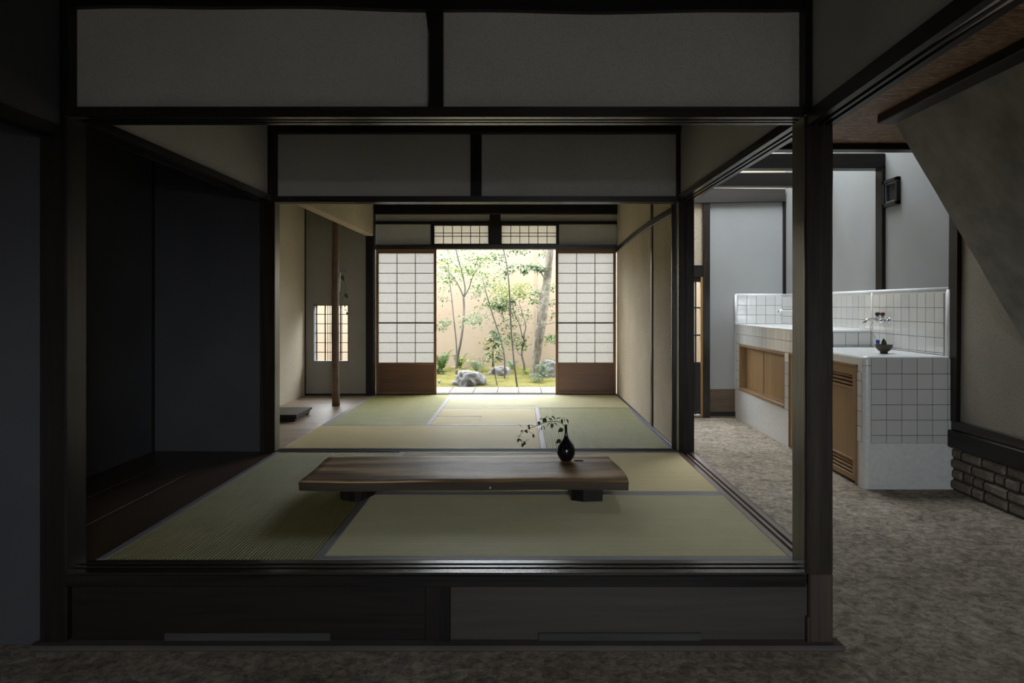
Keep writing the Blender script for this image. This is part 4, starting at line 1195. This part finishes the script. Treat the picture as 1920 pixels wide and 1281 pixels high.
def tree(name, label, Y, stems, clusters, bark, lmats, size, seed, group='garden trees'):
    rng = random.Random(seed)
    b0 = P(stems[0][0][0][0], stems[0][0][0][1], Y); b0.z = gz(b0.x, b0.y)
    e = empty(name, b0, label, 'tree', group)
    for k, (pts, radii) in enumerate(stems):
        w3 = []
        for i, p in enumerate(pts):
            dy = p[2] if len(p) > 2 else .12 * math.sin(i * 1.3 + seed + k * 2) * (i / max(1, len(pts) - 1))
            if k == 0 and i == 0: dy = 0
            q = P(p[0], p[1], Y + dy); w3.append(q)
        if k == 0: w3.insert(0, Vector((w3[0].x, w3[0].y, min(w3[0].z, gz(w3[0].x, w3[0].y)) - .05)))
        n_ = len(w3)
        # refine
        fine = []
        for i in range(n_ - 1):
            for t in range(4):
                s = t / 4; a = w3[max(0, i - 1)]; b1 = w3[i]; c1 = w3[i + 1]; d1 = w3[min(n_ - 1, i + 2)]
                fine.append(.5 * ((2 * b1) + (c1 - a) * s + (2 * a - 5 * b1 + 4 * c1 - d1) * s * s + (3 * b1 - a - 3 * c1 + d1) * s ** 3))
        fine.append(w3[-1])
        rr = [radii[0] + (radii[1] - radii[0]) * i / (len(fine) - 1) for i in range(len(fine))] if len(radii) == 2 else [radii[min(len(radii) - 1, int(i / len(fine) * len(radii)))] for i in range(len(fine))]
        if len(radii) > 2:
            rr = []
            for i in range(len(fine)):
                u = i / (len(fine) - 1) * (len(radii) - 1); k0 = int(min(u, len(radii) - 2)); rr.append(radii[k0] + (radii[k0 + 1] - radii[k0]) * (u - k0))
        MB().tube(fine, rr, 10 if rr[0] > .03 else 6).build('trunk' if k == 0 else 'branch', bark, e, True)
    for li, (lm, cl, cnt, sz) in enumerate(clusters):
        pts = [(P(x, y, Y + rng.uniform(-.3, .3)), r) for (x, y, r) in cl]
        o = leaves(pts, 0, cnt, sz, rng).build('foliage', lm, e)
        o['kind'] = 'stuff'
    return e


px = lambda k: k / 128.0
tree('garden_tree', 'thick pale barked tree leaning before the cream wall', 10.3,
     [([(1001, 708), (1004, 680), (1009, 645), (1015, 605), (1019, 570), (1022, 548), (1027, 515), (1031, 480), (1033, 440), (1034, 400), (1032, 350)], (.055, .062, .066, .072, .078, .08, .062, .055, .052, .05, .045)),
      ([(1021, 522), (1012, 508), (1003, 505), (990, 507), (975, 511)], (.012, .005)),
      ([(1023, 500), (1023, 480), (1022, 450)], (.010, .006)),
      ([(1024, 608), (1034, 606), (1041, 605)], (.008, .004))],
     [(leaf_d, [(980, 500, .045), (990, 504, .05), (998, 499, .04), (984, 508, .05), (1016, 506, .05), (1008, 505, .04), (1018, 476, .06)], 300, .055),
      (leaf_g, [(1008, 553, .06), (1004, 548, .05), (1000, 567, .04), (1035, 570, .06), (1036, 592, .06), (1038, 540, .07), (1035, 630, .05), (1040, 640, .06), (1030, 635, .05)], 300, .06)], bark_pale, None, .05, 1)
tree('garden_tree', 'forked dark stemmed sapling with fine sparse leaves', 10.62,
     [([(856, 696), (858, 670), (864, 640), (868, 610), (870, 580), (869, 557)], (.026, .020, .017, .016)),
      ([(869, 557), (862, 540), (851, 522), (838, 508), (826, 496), (812, 486)], (.012, .004)),
      ([(870, 557), (872, 540), (867, 515), (859, 485), (853, 460), (848, 430)], (.013, .007)),
      ([(870, 557), (879, 541), (884, 525), (890, 512), (900, 496), (912, 482)], (.010, .004))],
     [(leaf_g, [(827, 486, .10), (838, 500, .10), (850, 505, .12), (832, 520, .12), (842, 525, .08), (850, 475, .15), (870, 475, .12), (860, 505, .08), (893, 488, .10), (905, 484, .10), (918, 486, .08), (888, 512, .10), (880, 505, .08)], 620, .055),
      (leaf_yel, [(857, 506, .05), (885, 512, .03), (832, 495, .06)], 40, .06)], bark_dark, None, .05, 2)
tree('garden_tree', 'whip thin stem beside the forked sapling', 10.98,
     [([(855, 692), (856, 650), (851, 600), (847, 560), (843, 525), (840, 495)], (.014, .006)), ([(848, 568), (838, 560), (828, 555)], (.004, .002))],
     [(leaf_g, [(832, 604, .10), (826, 610, .09), (838, 520, .12), (828, 560, .10), (830, 540, .10)], 170, .05), (leaf_p, [(826, 612, .06), (836, 606, .06)], 60, .06)], bark_dark, None, .05, 3)
tree('garden_tree', 'slanting slender sapling behind the flat rock', 10.1,
     [([(946, 711), (946, 675), (941, 645), (932, 615), (922, 585), (913, 555), (908, 535), (903, 515)], (.012, .010, .008, .005))],
     [(leaf_g, [(900, 535, .10), (892, 545, .07), (915, 535, .08), (925, 515, .12), (938, 520, .08), (905, 520, .08), (895, 590, .12), (880, 600, .10), (890, 605, .10), (905, 575, .10), (925, 560, .10), (948, 655, .12), (935, 635, .10)], 520, .05),
      (leaf_p, [(893, 592, .08), (885, 605, .08), (892, 552, .05)], 160, .05)], bark_dark, None, .05, 4)
tree('garden_tree', 'straight dark stem rising from the veranda edge', 9.3,
     [([(970, 727), (965, 690), (961, 650), (958, 610), (956, 570), (954, 530), (950, 495), (945, 472), (940, 450)], (.013, .010, .008))],
     [(leaf_d, [(938, 482, .06), (934, 490, .06), (950, 503, .05), (958, 500, .06), (955, 508, .05), (946, 512, .04), (962, 471, .06), (972, 470, .05), (930, 478, .06)], 230, .05)], bark_dark, None, .05, 5)
tree('garden_tree', 'low branching shrub tree with a bright green crown', 10.9,
     [([(983, 686), (979, 668), (979, 655), (983, 640), (979, 630)], (.018, .014, .012)),
      ([(979, 632), (975, 612), (965, 588), (961, 570), (958, 550)], (.010, .004)), ([(981, 632), (986, 612), (980, 590), (973, 566)], (.009, .004)),
      ([(983, 608), (991, 598), (997, 588)], (.005, .002)), ([(980, 650), (986, 643), (984, 632)], (.005, .002)), ([(978, 668), (972, 662), (968, 658)], (.005, .002))],
     [(leaf_y, [(940, 540, .10), (955, 540, .12), (965, 543, .12), (975, 548, .10), (945, 552, .12), (935, 552, .10), (960, 556, .12), (982, 552, .06), (980, 536, .08)], 700, .055),
      (leaf_g, [(940, 566, .10), (935, 572, .10), (950, 566, .10), (960, 572, .10), (955, 582, .10), (945, 580, .10), (965, 600, .12), (950, 610, .12), (970, 640, .12), (960, 630, .10), (975, 648, .08), (970, 590, .12)], 800, .055),
      (leaf_d, [(938, 575, .05), (932, 578, .05), (958, 565, .05)], 160, .05)], bark_dark, None, .05, 6)
tree('garden_tree', 'low leaning stem before the broad leaved shrub', 9.35,
     [([(933, 727), (930, 712), (927, 697), (926, 682), (927, 668)], (.008, .004))], [(leaf_y, [(927, 675, .05), (930, 660, .06)], 40, .045)], bark_dark, None, .05, 8)

# broad leaved shrub
Yc = 10.84
b0 = P(924, 697, Yc); b0.z = gz(b0.x, b0.y); e = empty('camellia_shrub', b0, 'broad leaved dark green shrub behind the flat rock', 'shrub')
MB().tube([b0 - Vector((0, 0, .06)), P(924, 680, Yc), P(924, 655, Yc), P(926, 630, Yc + .05), P(930, 612, Yc + .05)], [.014, .013, .010, .006, .003], 8).build('stem', bark_dark, e, True)
rng = random.Random(21)
for k in range(80):
    t = k / 80; y_ = 680 - 60 * t; sp = 16 * math.sin(math.pi * min(1, .25 + t * .8))
    a = rng.uniform(0, 6.28); ddx = math.cos(a); ddy = math.sin(a)
    L = rng.uniform(.09, .15)
    at = P(924 + 5 * t + ddx * sp * .5, y_, Yc) + Vector((0, ddy * .10, 0))
    put_leaf(e, at, (ddx, ddy, rng.uniform(-.5, .4)), L, L * .42, leaf_p if rng.random() < .18 else (leaf_yel if rng.random() < .12 else leaf_d), roll=rng.uniform(-.5, .5))


def fern(px_, py_, Y, n_, L, mat, label, seed, lift=.9):
    rng = random.Random(seed); b = P(px_, py_, Y); b.z = gz(b.x, b.y)
    e = empty('garden_fern', b, label, 'fern', 'ferns in the garden')
    for k in range(n_):
        a = 2 * math.pi * k / n_ + rng.uniform(-.3, .3); out = Vector((math.cos(a), math.sin(a), 0)); l_ = L * rng.uniform(.75, 1.15); up = lift * rng.uniform(.7, 1.2)
        m = MB(); prev = b.copy(); N = 14; pts = []
        for i in range(N + 1):
            t = i / N; pts.append(b + out * (l_ * .5 * t) + Vector((0, 0, l_ * up * (t - .55 * t * t))))
        m.tube(pts, [.003 * (1 - .8 * i / N) for i in range(N + 1)], 4)
        side = out.cross(Vector((0, 0, 1)))
        for i in range(2, N + 1):
            t = i / N; w_ = l_ * .22 * math.sin(math.pi * min(1, t * .85 + .12)); d = (pts[i] - pts[i - 1]).normalized(); h = (pts[i] - pts[i - 1]).length * .8
            for s in (-1, 1):
                p = pts[i]; tip = p + side * s * w_ + d * w_ * .35 - Vector((0, 0, w_ * .15))
                m.add([p - d * h * .5, p + d * h * .35, tip], [(0, 1, 2)])
        m.build('frond', mat, e)


fern(828, 694, 11.1, 11, .40, leaf_g, 'tall green fern against the cream wall', 1, 1.7)
fern(862, 694, 11.38, 8, .31, leaf_g, 'green fern beside the forked sapling', 2, 1.6)
fern(893, 690, 10.8, 9, .34, leaf_p, 'pale drooping fern between sapling and shrub', 3, 1.1)
fern(960, 690, 11.3, 8, .30, leaf_p, 'pale fern below the branching shrub tree', 4, .9)
fern(987, 692, 10.62, 9, .24, leaf_y, 'yellow green fern beside the thick trunk', 5, .7)
fern(823, 722, 9.5, 7, .12, leaf_p, 'tiny pale fern at the veranda edge', 6, .9)


def clump(px_, py_, Y, lm, cnt, size, r, label, seed, dz=.08):
    rng = random.Random(seed); b = P(px_, py_, Y); b.z = gz(b.x, b.y)
    e = empty('garden_plant', b, label, 'plant', 'small plants on the moss')
    for k in range(5):
        a = k * 1.26; MB().tube([b - Vector((0, 0, .02)), b + Vector((math.cos(a) * r * .5, math.sin(a) * r * .5, dz))], .003, 5).build('stem', stem_m, e)
    o = leaves([(b + Vector((0, 0, dz)), r), (b + Vector((0, 0, dz * 1.8)), r * .7)], 0, cnt, size, rng).build('foliage', lm, e); o['kind'] = 'stuff'


clump(1017, 706, 9.95, leaf_p, 150, .05, .065, 'pale leaved plant at the foot of the pale rock', 31, .12)
clump(1006, 716, 9.75, leaf_p, 110, .045, .07, 'silvery plant before the thick trunk', 32, .05)
clump(869, 692, 10.4, leaf_yel, 26, .06, .06, 'yellow leaved seedling beside the broad grey rock', 33, .14)
clump(904, 690, 10.25, leaf_yel, 40, .05, .10, 'yellow flecked plant beside the broad leaved shrub', 34, .30)
clump(822, 693, 10.72, leaf_d, 110, .05, .055, 'dark ground cover at the wall foot by the tall fern', 35, .04)
clump(1038, 690, 10.9, leaf_p, 80, .05, .08, 'pale plant behind the pale rock', 36, .12)
